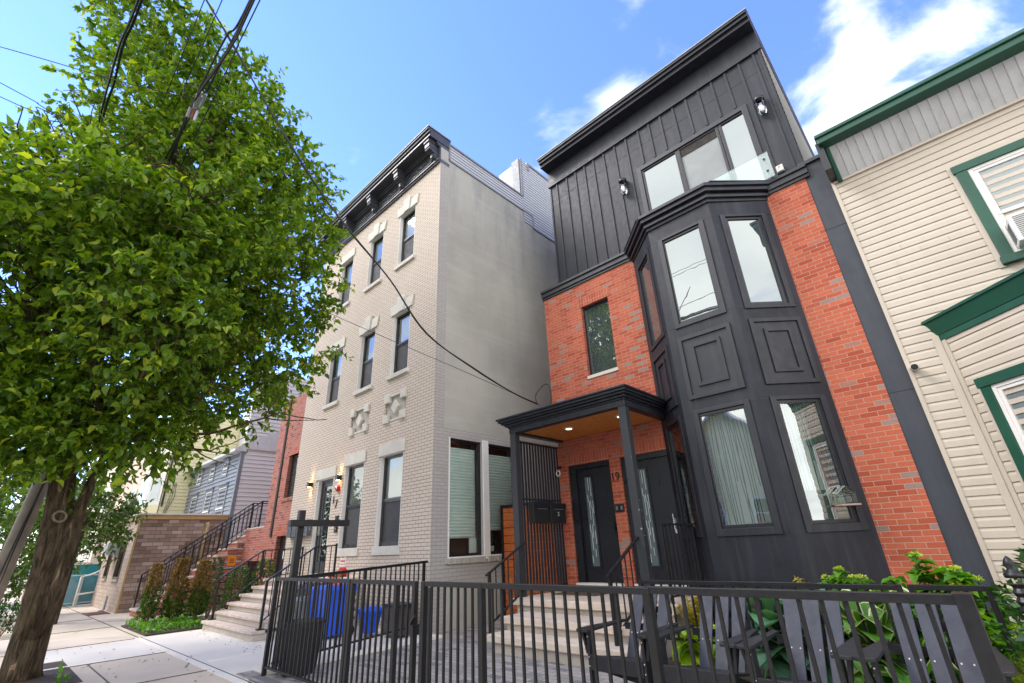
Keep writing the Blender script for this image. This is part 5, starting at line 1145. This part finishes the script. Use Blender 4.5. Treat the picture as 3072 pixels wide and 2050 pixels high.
# ------------------------------------------------------------------ planting
HLEAF = np.array([(0, 0, 0), (-.5, .4, .09), (0, .42, 0), (.5, .4, .09), (0, 1., -.12)])
def hydrangea(x, y, z0, h, r, label, n=170):
    t = thing('hydrangea_bush', label, 'bush', (x, y, z0), 'hydrangea bushes by the house wall')
    st = MB(); base = []; dirs = []; tips = []
    for k in range(max(7, int(r*34))):
        a = rng.uniform(0, 6.28); rr = r*math.sqrt(rng.uniform(0, 1)); hh = h*(1-.30*(rr/r)**2)*rng.uniform(.72, 1.02)
        p = np.array([x+rr*math.cos(a), y+.7*rr*math.sin(a), z0+hh]); st.tube([(x+.3*rr*math.cos(a), y+.2*rr*math.sin(a), z0), tuple(p*.5+np.array([x+.6*rr*math.cos(a), y+.4*rr*math.sin(a), z0+hh*.5])*.5), tuple(p)], .006, 5, False); tips.append(p)
        for j in range(int(n/3.2)): q = rng.uniform(.25, 1.); base.append(np.array([x, y, z0])+(p-np.array([x, y, z0]))*q); an = rng.uniform(0, 6.28); dirs.append((math.cos(an), math.sin(an), rng.uniform(-.25, .45)))
    st.build('stem', M['darkbush'], t); leaves('foliage', np.array(base), np.array(dirs), .125, M['hydr'], t, .80, BIG, .25, .6)
    for p in tips:
        if rng.random() < .8: c = unit(60); c[:, 2] = np.abs(c[:, 2])*.55; leaves('flower_head', p+np.array([0, 0, .02])+c*rng.uniform(.035, .06)*rng.uniform(.6, 1, (60, 1)), c, .022, M['flower'], t, 1., None, .3)
hydrangea(-1.32, 6.45, -1.28, 1.02, .20, 'slim lime-flowered hydrangea in front of the black bay wall', 120)
hydrangea(-.98, 6.25, -1.28, .86, .30, 'low hydrangea between the bay and the brick wall base', 130)
hydrangea(-.62, 6.20, -1.28, 1.08, .27, 'tall hydrangea in front of the red brick strip', 180)
hydrangea(-.30, 6.15, -1.28, 1.02, .26, 'hydrangea in front of the grey strip by the cream house', 180)
hydrangea(-.85, 5.75, -1.28, .60, .42, 'low hydrangea right behind the armchair nearest the corner post', 200)
hydrangea(-.15, 5.55, -1.30, .70, .30, 'broad-leaved hydrangea at the end of the garden fence', 150)
def blade(m, p, a, ln, w, lift, droop, seg=7, mk=1, mw=.06):
    """arched broad leaf with its own margin faces"""
    dx, dy = math.cos(a), math.sin(a); sx, sy = -dy, dx; rows = []
    for i in range(seg+1):
        t = i/seg; r = ln*t; z = lift*math.sin(min(1, t*1.15)*1.7)-droop*t*t; ww = w*(math.sin(math.pi*min(1, t*.93+.07))**.8)*(.5 if t == 0 else 1); ww = .001 if t >= 1 else ww
        rows.append([(p[0]+dx*r+sx*ww*e, p[1]+dy*r+sy*ww*e, p[2]+z+cup) for e, cup in ((-1, .12*w*4*.25), (-1+mw*2, .03*w), (0, -.04), (1-mw*2, .03*w), (1, .12*w))])
    for i in range(seg):
        for j in range(4): m.k = mk if j in (0, 3) else 0; m.quad(rows[i][j], rows[i+1][j], rows[i+1][j+1], rows[i][j+1])
    m.k = 0
def hosta(x, y, z0, n, ln, w, lift, mats, label, name='hosta_plant', sd=0, aim=None):
    r = random.Random(sd); t = thing(name, label, 'plant', (x, y, z0), 'hosta plants in the garden bed'); m = MB()
    for k in range(n):
        a = k*2.4+r.uniform(-.3, .3); s_ = r.uniform(.7, 1.1); f_ = k/n
        h0 = lift*(1-.75*f_); st_p = (x+.05*math.cos(a), y+.05*math.sin(a), z0+h0*.55)
        blade(m, st_p, a, ln*s_, w*s_*r.uniform(.85, 1.1), h0*.55*r.uniform(.8, 1.2), .16+.22*f_*r.uniform(.6, 1.2), 7, 1)
    o = m.build('leaf_rosette', mats, t, smooth=True)
hosta(-1.70, 5.66, -1.28, 30, .42, .25, .78, [M['hostablue'], M['hostablue']], 'large blue-green hosta behind the middle armchairs', sd=3)
hosta(-1.03, 5.62, -1.28, 30, .36, .19, .72, [M['hosta'], M['margin']], 'cream-edged hosta left of the armchair nearest the corner', sd=5)
hosta(-.78, 5.30, -1.34, 14, .28, .14, .42, [M['hosta'], M['margin']], 'low cream-edged hosta beside the last armchair arm', sd=9)
hosta(-2.62, 5.60, -1.28, 22, .30, .16, .44, [M['limehosta'], M['limehosta']], 'lime-yellow hosta behind the first two armchairs', sd=7)
def fern(x, y, z0, h, n, label, grp='golden ferns by the bay wall'):
    t = thing('fern_clump', label, 'fern', (x, y, z0), grp); P = []; D = []; st = MB()
    for k in range(n):
        a = k*2.4; ln = h*rng.uniform(.75, 1.1); sp_ = rng.uniform(.15, .45); pts = []
        for i in range(9): t_ = i/8; pts.append((x+math.cos(a)*sp_*h*t_**1.6, y+math.sin(a)*sp_*h*t_**1.6, z0+ln*(t_-.18*t_**3)))
        st.tube(pts, .004, 4, False)
        for i in range(2, 9):
            for e in (0, .5):
                p = np.array(pts[i-1])*(1-e)+np.array(pts[i])*e
                for sg in (-1, 1): P.append(p); D.append((-math.sin(a)*sg, math.cos(a)*sg, .15))
    st.build('stalk', M['fern'], t); leaves('frond', np.array(P), np.array(D), .085*h/.8, M['fern'], t, .30, None, .12, .8)
fern(-2.02, 6.35, -1.28, .80, 16, 'golden fern clump behind the blue hosta')
fern(-1.62, 6.60, -1.28, .95, 7, 'tall golden fern rising in front of the bay corner')
fern(-2.95, 6.30, -1.28, .72, 22, 'golden-green feathery shrub behind the first armchair gap')
def grassclump(x, y, z0, h, n, label):
    t = thing('grass_clump', label, 'ornamental grass', (x, y, z0)); m = MB(); r = random.Random(3)
    for k in range(n):
        a = r.uniform(0, 6.28); sp_ = r.uniform(.1, .75)*h; pts = []
        for i in range(6): t_ = i/5; pts.append((x+math.cos(a)*(sp_*t_**1.5), y+math.sin(a)*sp_*t_**1.5, z0+h*r.uniform(.97, 1.03)*(t_*1.15-.55*t_**2.6*(sp_/h))))
        w = .005; s_ = (-math.sin(a)*w, math.cos(a)*w)
        for i in range(5): ww = 1-i/5.5; w2 = 1-(i+1)/5.5; A, B = pts[i], pts[i+1]; m.quad((A[0]-s_[0]*ww, A[1]-s_[1]*ww, A[2]), (A[0]+s_[0]*ww, A[1]+s_[1]*ww, A[2]), (B[0]+s_[0]*w2, B[1]+s_[1]*w2, B[2]), (B[0]-s_[0]*w2, B[1]-s_[1]*w2, B[2]))
    m.build('blades', M['grass'], t)
grassclump(-.02, 4.75, -1.36, .55, 420, 'yellow-green ornamental grass at right beyond the fence corner')
def bush(x, y, z0, r, h, mat, label, n, size, cat='bush', name='shrub', grp=None, top=None, ztop=.45, shape='ell', wd=.7):
    t = thing(name, label, cat, (x, y, z0), grp); st = MB(); P = []; D = []
    for k in range(n):
        a = rng.uniform(0, 6.28); u = rng.uniform(.12, 1.); prof = math.sin(math.pi*min(1, .12+u*.86))**.55 if shape == 'ell' else (.35+.65*math.sin(math.pi*min(1, u*.75+.12)))*(1.05-.5*u)
        rr = r*prof*(rng.uniform(.35, 1)**.5)*(1+.25*math.sin(3*a+u*9)+.2*math.sin(5*a-u*7)); p = np.array([x+rr*math.cos(a), y+rr*math.sin(a), z0+h*u]); P.append(p); D.append((math.cos(a)*.7, math.sin(a)*.7, .7))
    P = np.array(P); D = np.array(D)
    for k in range(9): a = k*.7; st.tube([(x+.02*math.cos(a), y+.02*math.sin(a), z0), (x+.4*r*math.cos(a), y+.4*r*math.sin(a), z0+h*.5), (x+.5*r*math.cos(a*1.3), y+.5*r*math.sin(a*1.3), z0+h*.85)], .008, 5, False)
    st.build('stem', M['brownleaf'], t)
    if top is not None:
        hi = (P[:, 2]-z0)/h+rng.normal(0, .10, n) > ztop; leaves('dry_foliage', P[hi], D[hi], size, top, t, wd); P, D = P[~hi], D[~hi]
    leaves('foliage', P, D, size, mat, t, wd); return t
bg_ = 'upright shrubs along the cream house path'
bush(-14.35, 2.95, -1.37, .19, 1.30, M['boxwood'], 'thin leaning shrub half brown, nearest the brown stone wall', 1800, .056, grp=bg_, top=M['brownleaf'], ztop=.55, shape='col')
bush(-14.2, 3.40, -1.37, .23, 1.38, M['boxwood'], 'upright shrub with rust-brown top in the middle of the bed', 3000, .056, grp=bg_, top=M['brownleaf'], ztop=.42, shape='col')
bush(-13.9, 3.80, -1.37, .23, 1.32, M['boxwood'], 'upright shrub with brown top right beside the cream stoop', 2900, .056, grp=bg_, top=M['brownleaf'], ztop=.5, shape='col')
bush(-14.4, 4.2, -1.37, .30, 1.35, M['darkbush'], 'dark green shrub against the foot of the long stoop', 1100, .05, grp=bg_, shape='col')
bush(-13.75, 4.55, -1.37, .36, 1.15, M['boxwood'], 'green shrub behind the left handrail of the cream stoop', 1500, .055, grp=bg_, shape='col')
bush(-13.6, 5.1, -1.37, .38, 1.28, M['boxwood'], 'bright green shrub in front of the dark basement window', 1700, .055, grp=bg_, shape='col')
q = np.column_stack([rng.uniform(-15.3, -13.1, 1900), rng.uniform(2.72, 3.9, 1900), -1.37+rng.uniform(0, .13, 1900)**1.0]); q = q[(np.sin(q[:, 0]*5)+np.sin(q[:, 1]*7+1)) > -1.1]
leaves('ground_cover', q, np.abs(unit(len(q))), .065, M['hydr'], None, .6, kind='stuff')
bush(.34, 5.1, -1.35, .42, 1.25, M['darkbush'], 'dark evergreen bush behind the ornate gatepost', 2600, .06)
t = thing('dried_hydrangea', 'faded brown-pink flower head hanging over the ornate gatepost', 'flower head', (.08, 4.4, -.3))
c = unit(500); leaves('flower_cluster', np.array([.17, 4.5, -.25])+c*np.array([.08, .07, .045]), c, .02, M['dryflower'], t, 1.)
b = MB(); b.tube([(.30, 5.0, -.9), (.22, 4.75, -.45), (.17, 4.5, -.27)], .006, 5, False); b.build('stem', M['darkbush'], t)
t = thing('weed', 'small green weed at the foot of the street tree', 'weed', (-9.3, 1.1, G)); q = np.array([-9.3, 1.1, G])+np.abs(rng.normal(0, 1, (34, 3)))*np.array([.07, .06, .10]); leaves('leaf_tuft', q, unit(34)+np.array([0, 0, .8]), .07, M['hydr'], t, .5)
t = bush(-16.6, .75, G, .45, .6, M['darkbush'], 'low dark shrub on the kerb strip at far left', 500, .08)

q = np.column_stack([rng.uniform(-13, -4.5, 150), rng.uniform(.2, 2.7, 150), np.full(150, G+.012)]); q = np.concatenate([q, np.column_stack([rng.uniform(-12.9, -7.8, 60), rng.uniform(3.3, 3.75, 60), np.full(60, G+.016)])])
dl = unit(len(q)); dl[:, 2] *= .1; leaves('leaf_litter', q, dl, .045, M['brownleaf'], None, .5, flat=1., jit=.05, kind='stuff')
# ------------------------------------------------------------------ trees
def branchy(mb, p0, d, ln, r0, depth, tips, zmin=-9):
    d = d/np.linalg.norm(d); pts = [p0]; n = 5; dd = d.copy()
    for i in range(n): dd = dd+rng.normal(0, .10, 3)+np.array([0, 0, .035]); dd /= np.linalg.norm(dd); pts.append(pts[-1]+dd*ln/n)
    mb.tube([tuple(p) for p in pts], [r0*(1-.55*i/n) for i in range(n+1)], 8 if r0 > .05 else 5, False)
    if depth == 0: tips.append((pts[-1], dd)); tips.append((pts[-2], dd)); return
    for k in range(3 if depth > 1 else 3):
        i = rng.integers(2, n+1); a = unit(1)[0]; a -= dd*np.dot(a, dd); a /= np.linalg.norm(a)+1e-9; nd = dd*.75+a*.72; branchy(mb, pts[i], nd, ln*.72, r0*.5, depth-1, tips)
tree = thing('street_tree', 'large leafy street tree with furrowed trunk on the sidewalk', 'tree', (-10.15, .80, G))
m = MB(); TP = [(-10.15, .80, G-.02), (-10.14, .795, G+.12), (-10.12, .78, -.7), (-10.10, .74, -.05), (-10.08, .64, .75), (-10.03, .52, 1.5), (-10.0, .46, 2.6), (-9.95, .45, 4.2), (-9.95, .5, 6.0), (-10, .5, 8.2)]
m.tube(TP, [.25, .215, .20, .19, .165, .145, .125, .105, .08, .04], 22, True)
m.tube([(-10.08, .78, -.9), (-10.03, .84, -.25), (-10.02, .86, .20), (-10.0, .86, .65), (-9.98, .90, 1.2), (-9.95, 1.05, 2.2)], [.17, .155, .13, .09, .06, .03], 16, True)
trunk = m.build('trunk', M['bark'], tree, smooth=True)
b = MB(); c = Vector((-9.90, .66, .66)); ax = Vector((.96, -.05, .1)).normalized(); e1 = ax.orthogonal().normalized(); e2 = ax.cross(e1)
b.tube([c+(e1*math.cos(a)+e2*math.sin(a)*1.15)*.068 for a in [i*math.pi/10 for i in range(21)]], .019, 8); b.build('pruning_scar', plain('pale_bark_callus', (.17, .135, .085), .9, .2, 20), trunk, smooth=True)
limbs = MB(); tips = []
CC = np.array([-10.15, .55, 6.1]); CR = np.array([3.4, 3.35, 5.0])
for k in range(30):
    z = rng.uniform(1.2, 7.5); i = max(j for j in range(len(TP)) if TP[j][2] <= z); p = np.array(TP[i])+(np.array(TP[min(i+1, 9)])-np.array(TP[i]))*((z-TP[i][2])/(TP[min(i+1, 9)][2]-TP[i][2]+1e-6))
    a = k*2.4+rng.uniform(-.4, .4); branchy(limbs, p, np.array([math.cos(a), math.sin(a), rng.uniform(.15, .9)]), rng.uniform(1.3, 2.0)*(1.1-.05*z), .055, 2, tips)
limbs.build('branch', M['bark'], tree)
# leaf clumps: centres through the crown's outer volume, each a fan of leafy shoots
B_, D_, LN = [], [], []
def crown(CC, CR, nc, spc, rad, zlo, sl=.55):
    cs = []
    tries = 0
    while len(cs) < nc and tries < 20000:
        tries += 1
        v = unit(1)[0]; f_ = rng.uniform(.25, 1.)**.42; p = CC+CR*v*f_*(1+.12*math.sin(4*v[0]+2)+.10*math.sin(5*v[1]+3*v[2]))
        w_ = 1-.28*max(0, (p[2]-CC[2])/CR[2])
        p[0] = CC[0]+(p[0]-CC[0])*w_; p[1] = CC[1]+(p[1]-CC[1])*w_
        if p[2] < zlo or any(np.linalg.norm(p-q) < rad*.62 for q in cs): continue
        cs.append(p)
    for c in cs:
        o = (c-CC)/CR; o /= np.linalg.norm(o)+1e-9
        for k in range(spc):
            d = o*.75+rng.normal(0, .55, 3)+np.array([0, 0, .30]); d /= np.linalg.norm(d)
            B_.append(c+rng.normal(0, 1, 3)*rad*.34); D_.append(d); LN.append(sl*rng.uniform(.6, 1.35))
LOBES = [(-9.6,-.75,10.7,1.15),(-9.8,.4,10.2,1.15),(-9.8,1.5,9.6,1.15),(-9.9,2.5,8.6,1.25),(-9.9,3.1,7.2,1.2),(-9.9,3.15,5.7,1.2),(-9.9,3.2,4.2,1.15),(-9.9,2.5,3.15,1.05),(-9.8,1.5,2.45,1.05),(-9.7,.45,2.1,1.0),(-9.5,1.0,2.0,.7),(-9.4,.0,1.9,.75),(-9.6,-.9,1.8,.8),(-9.7,-.9,2.3,1.3),(-9.8,-1.2,4.4,1.6),(-9.6,-.3,6.1,1.35),(-9.3,-1.4,4.9,.95),(-9.7,.15,8.3,1.4),(-10,1.3,7.6,2.0),(-10,1.2,5.2,2.1),(-8.2,.2,4.6,1.3),(-8.0,-.6,4.7,1.0),(-8.1,.9,3.3,1.1),(-8.3,1.6,5.6,1.2),(-12,.8,6,2.1),(-12,1,9,1.6),(-12,.5,3.4,1.9),(-11.8,2.4,4.5,1.5),(-11.6,-1.2,3.4,1.4)]
for lx, ly, lz, lr in LOBES:
    for k in range(int(165*lr*lr)):
        v = unit(1)[0]; f_ = rng.uniform(.15, 1.)**.30; w_ = 1+.20*math.sin(5*v[0]+lz*3)+.16*math.sin(6*v[1]-4*v[2]+lx)
        p = np.array([lx, ly, lz])+v*lr*f_*w_*.82
        d = v*.8+rng.normal(0, .45, 3)+np.array([0, 0, .28]); d /= np.linalg.norm(d)
        B_.append(p); D_.append(d); LN.append(rng.uniform(.25, .60)*(1.25 if rng.random() < .12 else 1))
P, Dv = shoots(np.array(B_), np.array(D_), np.array(LN), 13, .30)
leaves('crown', P, Dv, .122, M['leaf'], tree, .58, BIG)
tw = MB()
for k in range(0, len(B_), 4): p = B_[k]; d = D_[k]; q_ = p+d*LN[k]*.9; tw.tube([tuple(p-d*.25), tuple(p), tuple(q_-np.array([0, 0, .12*LN[k]]))], .005, 4, False)
tw.build('twig', M['bark'], tree)
def smalltree(x, y, zt, r, h, n, label, mat='leaf2', size=.13):
    t = thing('street_tree', label, 'tree', (x, y, G), 'smaller street trees down the block'); m = MB(); m.tube([(x, y, G), (x+.03, y, zt-.6), (x, y+.05, zt+h*.3)], [.10, .08, .03], 10)
    tt = []; 
    for k in range(9): a = k*.75; branchy(m, np.array([x, y, zt-.5+.12*k]), np.array([math.cos(a), math.sin(a), .6]), r*.7, .03, 1, tt)
    m.build('trunk', M['bark'], t); B_.clear(); D_.clear(); LN.clear()
    crown(np.array([x, y, zt+h*.1]), np.array([r, r, h*.6]), n, 8, .5, zt-h*.55, .45); P, Dv = shoots(np.array(B_), np.array(D_), np.array(LN), 13, .35); leaves('crown', P, Dv, size, M[mat], t, .45, BIG)
smalltree(-18.3, 1.75, 1.05, 1.0, 1.35, 42, 'small light-green tree in front of the brown stone building')
smalltree(-21.5, .55, .7, 1.5, 3.0, 70, 'leafy young tree behind the leaning utility pole')
smalltree(-30, .6, 2.5, 2.6, 4.5, 80, 'distant street tree at the far left end of the block', size=.2)

# ------------------------------------------------------------------ pole and overhead cables
t = thing('utility_pole', 'weathered grey utility pole leaning behind the big street tree', 'utility pole', (-13.9, .36, G))
b = MB(); b.tube([(-13.95, .30, G), (-13.98, .40, .3), (-14.0, .52, 2.2), (-14.0, .50, 8.2)], [.155, .145, .135, .11], 18); b.build('pole', M['pole'], t, smooth=True)
b = MB(); b.tube([(-13.82, .33, G), (-13.85, .42, .3), (-13.87, .55, 2.2), (-13.88, .5, 6.4)], .018, 6); b.tube([(-13.83, .24, G), (-13.82, .42, .75), (-13.86, .6, 2.2)], .012, 6); b.build('riser_cable', M['cable'], t)
b = MB(); b.box(-14.08, -13.92, -.6, 1.6, 6.9, 7.02); b.build('crossarm', M['pole'], t)
def cable(name, label, lines, r, grp=None):
    m = MB()
    for ln in lines:
        pts = [Vector(p) for p in ln]; fine = []
        for i in range(len(pts)-1):
            p0, p1, p2, p3 = pts[max(0, i-1)], pts[i], pts[i+1], pts[min(len(pts)-1, i+2)]
            for k in range(8):
                u = k/8; fine.append(.5*((2*p1)+(p2-p0)*u+(2*p0-5*p1+4*p2-p3)*u*u+(3*p1-p0-3*p2+p3)*u**3))
        fine.append(pts[-1]); m.tube(fine, r, 6)
    o = m.build(name, M['cable']); tag(o, label, 'cable', grp); return o
main = [(7, .42, 7.0), (0, .47, 6.62), (-4.73, .519, 6.5), (-5.52, .50, 6.5), (-6.82, .45, 6.5), (-7.71, .44, 6.5), (-9.18, .463, 6.5), (-10.57, .50, 6.52), (-13.95, .45, 6.7)]
cg = 'overhead cables along the street'
cable('overhead_cable', 'thick twisted cable bundle running through the tree to the splice', [[(x, y+dy+.03*math.sin(x*2+k*2), z+dz) for x, y, z in main] for k, (dy, dz) in enumerate(((0, 0), (.035, .03), (-.03, .05), (.01, -.035)))], .014, cg)
cable('overhead_cable', 'thin single cable just right of the thick bundle', [[(6, .6, 7.2), (-4.94, .63, 6.9), (-5.94, .644, 6.9), (-8.8, .68, 6.9), (-11.82, .71, 6.9), (-13.95, .6, 6.95)]], .009, cg)
cable('overhead_cable', 'twisted double cable at left crossing the top of the tree', [[(6, -.3+d, 7.2), (-3, -.42+d, 6.95), (-6.06, -.49+d, 6.9), (-6.94, -.545+d, 6.9), (-7.78, -.54+d*1.6, 6.9), (-8.92, -.54+d, 6.9), (-13.95, -.45, 6.95)] for d in (-.018, .018)], .016, cg)
cable('overhead_cable', 'thin cable slanting over the treetop, nearer the street side', [[(5, .1, 8.6), (-6.2, .13, 8.3), (-13.95, .1, 7.9)]], .008, cg)
cable('overhead_cable', 'thin cable slanting over the treetop, nearer the thick bundle', [[(5, .32, 8.6), (-6.2, .33, 8.3), (-13.95, .3, 7.9)]], .008, cg)
drop = [(-5.35, -1.5, 8.6), (-5.444, .123, 6.896), (-5.478, .534, 6.478), (-5.527, 1.134, 5.792), (-5.594, 1.942, 4.97), (-5.647, 2.587, 4.48), (-5.711, 3.369, 3.962), (-5.775, 4.151, 3.281), (-5.872, 5.329, 2.957), (-5.962, 6.433, 2.735), (-6.02, 7.2, 2.66)]
loop = [(-6.02, 7.2, 2.66), (-6.22, 7.42, 2.95), (-6.12, 7.6, 3.2), (-5.98, 7.6, 3.12), (-5.97, 7.62, 2.85), (-6.08, 7.6, 2.40)]
cable('service_drop', 'twisted service cable sagging from the street to the porch roof corner', [drop, [(x+.012*math.sin(i*2), y, z+.014*math.cos(i*2)) for i, (x, y, z) in enumerate(drop)], loop], .0125)
cable('service_drop', 'thin straight service wire crossing the cream facade to the porch', [[(-9.6, -.4, 6.2), (-9.2, .5, 5.6), (-8.04, 3.189, 4.352), (-7.587, 4.24, 3.941), (-6.839, 5.973, 3.307), (-6.18, 7.5, 2.72)]], .006)
b = MB(); b.box(-6.16, -6.0, 7.5, 7.7, 2.33, 2.40); tag(b.build('cable_bracket', M['brass']), 'small rusty bracket holding the service cables on the porch roof', 'bracket')
cable('overhead_cable', 'thin wire from the splice out to upper left of the tree', [[(-6.82, .45, 6.5), (-7.2, -.45, 6.45), (-7.96, -1.7, 6.7), (-10, -5, 7.3), (-12.5, -10, 8.4)]], .007)
cable('overhead_cable', 'upper of two thin wires entering the tree from the left edge', [[(-9, -6, 7.5), (-9, -1.74, 6.92), (-9, -1.18, 6.81), (-9.2, .3, 6.6)]], .007)
cable('overhead_cable', 'lower of two thin wires entering the tree from the left edge', [[(-9, -6, 7.1), (-9, -1.67, 6.67), (-9, -1.19, 6.77), (-9.2, .3, 6.6)]], .007)
cable('overhead_cable', 'sagging wire crossing the lower left of the tree crown', [[(-9, -6, 6.6), (-9, -1.41, 5.75), (-9, -.142, 5.566), (-9, .484, 5.51), (-9.1, 1.2, 5.6)]], .007)
t = thing('cable_splice', 'clamped splice with red and grey sleeves on the thick cable bundle', 'cable splice', (-6.85, .45, 6.42))
b = MB()
for k, (dx, dz) in enumerate(((0, 0), (.05, .03), (-.05, .05), (.1, -.02))): b.tube([(-6.70+dx, .43+.03*k, 6.50+dz), (-6.95+dx, .46+.02*k, 6.44+dz)], .022, 8)
b.build('clamp', M['metalgrey'], t)
for k, mt in enumerate(('greybin', 'rustsleeve', 'metalgrey')): b = MB(); b.tube([(-6.95, .42+.045*k, 6.42), (-7.03, .42+.045*k, 6.28)], .024, 10); b.build('sleeve', M[mt], t)
b = MB(); b.tube([(-6.66, .44, 6.56), (-6.70, .34, 6.66), (-6.75, .25, 6.62), (-6.82, .28, 6.46)], .008, 6); b.build('jumper', M['cable'], t)

# ------------------------------------------------------------------ far left: parked car, pillar; houses across the street
def car(x, y, label):
    t = thing('parked_car', label, 'car', (x, y, G)); g0 = G
    w = .88; prof = [(-2.1, .35), (-2.15, .75), (-1.6, .92), (-.9, .98), (-.3, 1.40), (1.1, 1.42), (1.75, 1.02), (2.1, .92), (2.15, .4)]
    m = MB(); m.hexa([(x+a, y-w, g0+z) for a, z in prof], [(x+a, y+w, g0+z) for a, z in prof]); m.build('body', plain('white_car_paint', (.65, .65, .66), .25, .03), t, bevel=.06)
    m = MB()
    for sg in (-1, 1): yy = y+sg*(w+.003); m.quad((x-.75, yy, g0+1.0), (x+1.5, yy, g0+1.0), (x+1.05, yy, g0+1.34), (x-.25, yy, g0+1.34))
    m.quad((x+1.72, y-.75, g0+1.06), (x+1.72, y+.75, g0+1.06), (x+1.2, y+.7, g0+1.40), (x+1.2, y-.7, g0+1.40)); m.build('window', M['darkglass'], t)
    for a in (-1.35, 1.35):
        for sg in (-1, 1): b = MB(); b.tube([(x+a, y+sg*(w-.16), g0+.33), (x+a, y+sg*(w+.02), g0+.33)], .33, 18); k = b.build('wheel', M['blackbin'], t)
    for sg in (-1, 1): MB().box(x+2.1, x+2.17, y+sg*.6-.14, y+sg*.6+.14, g0+.72, g0+.86).build('tail_light', M['redplastic'], t)
car(-41, 1.7, 'white parked car at the far left end of the sidewalk')
tag(MB().box(-34.3, -33.9, 1.85, 2.4, G, -.35).build('garden_pillar', M['peach'], bevel=.02), 'peach rendered garden pillar beside the distant sidewalk', 'pillar')
def across(x0, x1, mat, zt, label):
    t = thing('gabled_house', label, 'house', ((x0+x1)/2, -15, G)); F = Fr((0, -13.5), (-1, 0), (0, 1))
    siding(MB(), F, -x1, -x0, G, zt, .14, .015, False).build('wall', mat, t); c = (x0+x1)/2
    m = MB(); m.hexa([(x0, -13.5, zt), (x1, -13.5, zt), (c, -13.5, zt+2.6)][::-1], [(x0, -22, zt), (x1, -22, zt), (c, -22, zt+2.6)][::-1]); m.build('gable', mat, t)
    m = MB(); m.hexa([(x0-.3, -13.1, zt-.15), (c, -13.1, zt+2.75), (c, -13.1, zt+2.6), (x0-.1, -13.1, zt-.15)], [(x0-.3, -22, zt-.15), (c, -22, zt+2.75), (c, -22, zt+2.6), (x0-.1, -22, zt-.15)]); m.hexa([(x1+.3, -13.1, zt-.15), (c, -13.1, zt+2.75), (c, -13.1, zt+2.6), (x1+.1, -13.1, zt-.15)], [(x1+.3, -22, zt-.15), (c, -22, zt+2.75), (c, -22, zt+2.6), (x1+.1, -22, zt-.15)]); m.build('roof', M['ribbed'], t)
    for a in (x0+1.2, x1-2.2):
        for z in (.2, 3.0):
            if z+1.6 < zt: sashwin(F, -a-1, -a, z, z+1.5, t, M['white'])
across(-12.5, -6.5, M['yellow'], 4.2, 'pale yellow gabled house across the street mirrored in the bay windows')
across(-5.5, 1.5, M['greyside'], 5.0, 'grey-white gabled house across the street mirrored in the windows')
across(3, 9, M['peach'], 4.5, 'peach gabled house across the street')
across(-21, -13.5, M['greyfront'], 5.5, 'slate gabled house across the street')
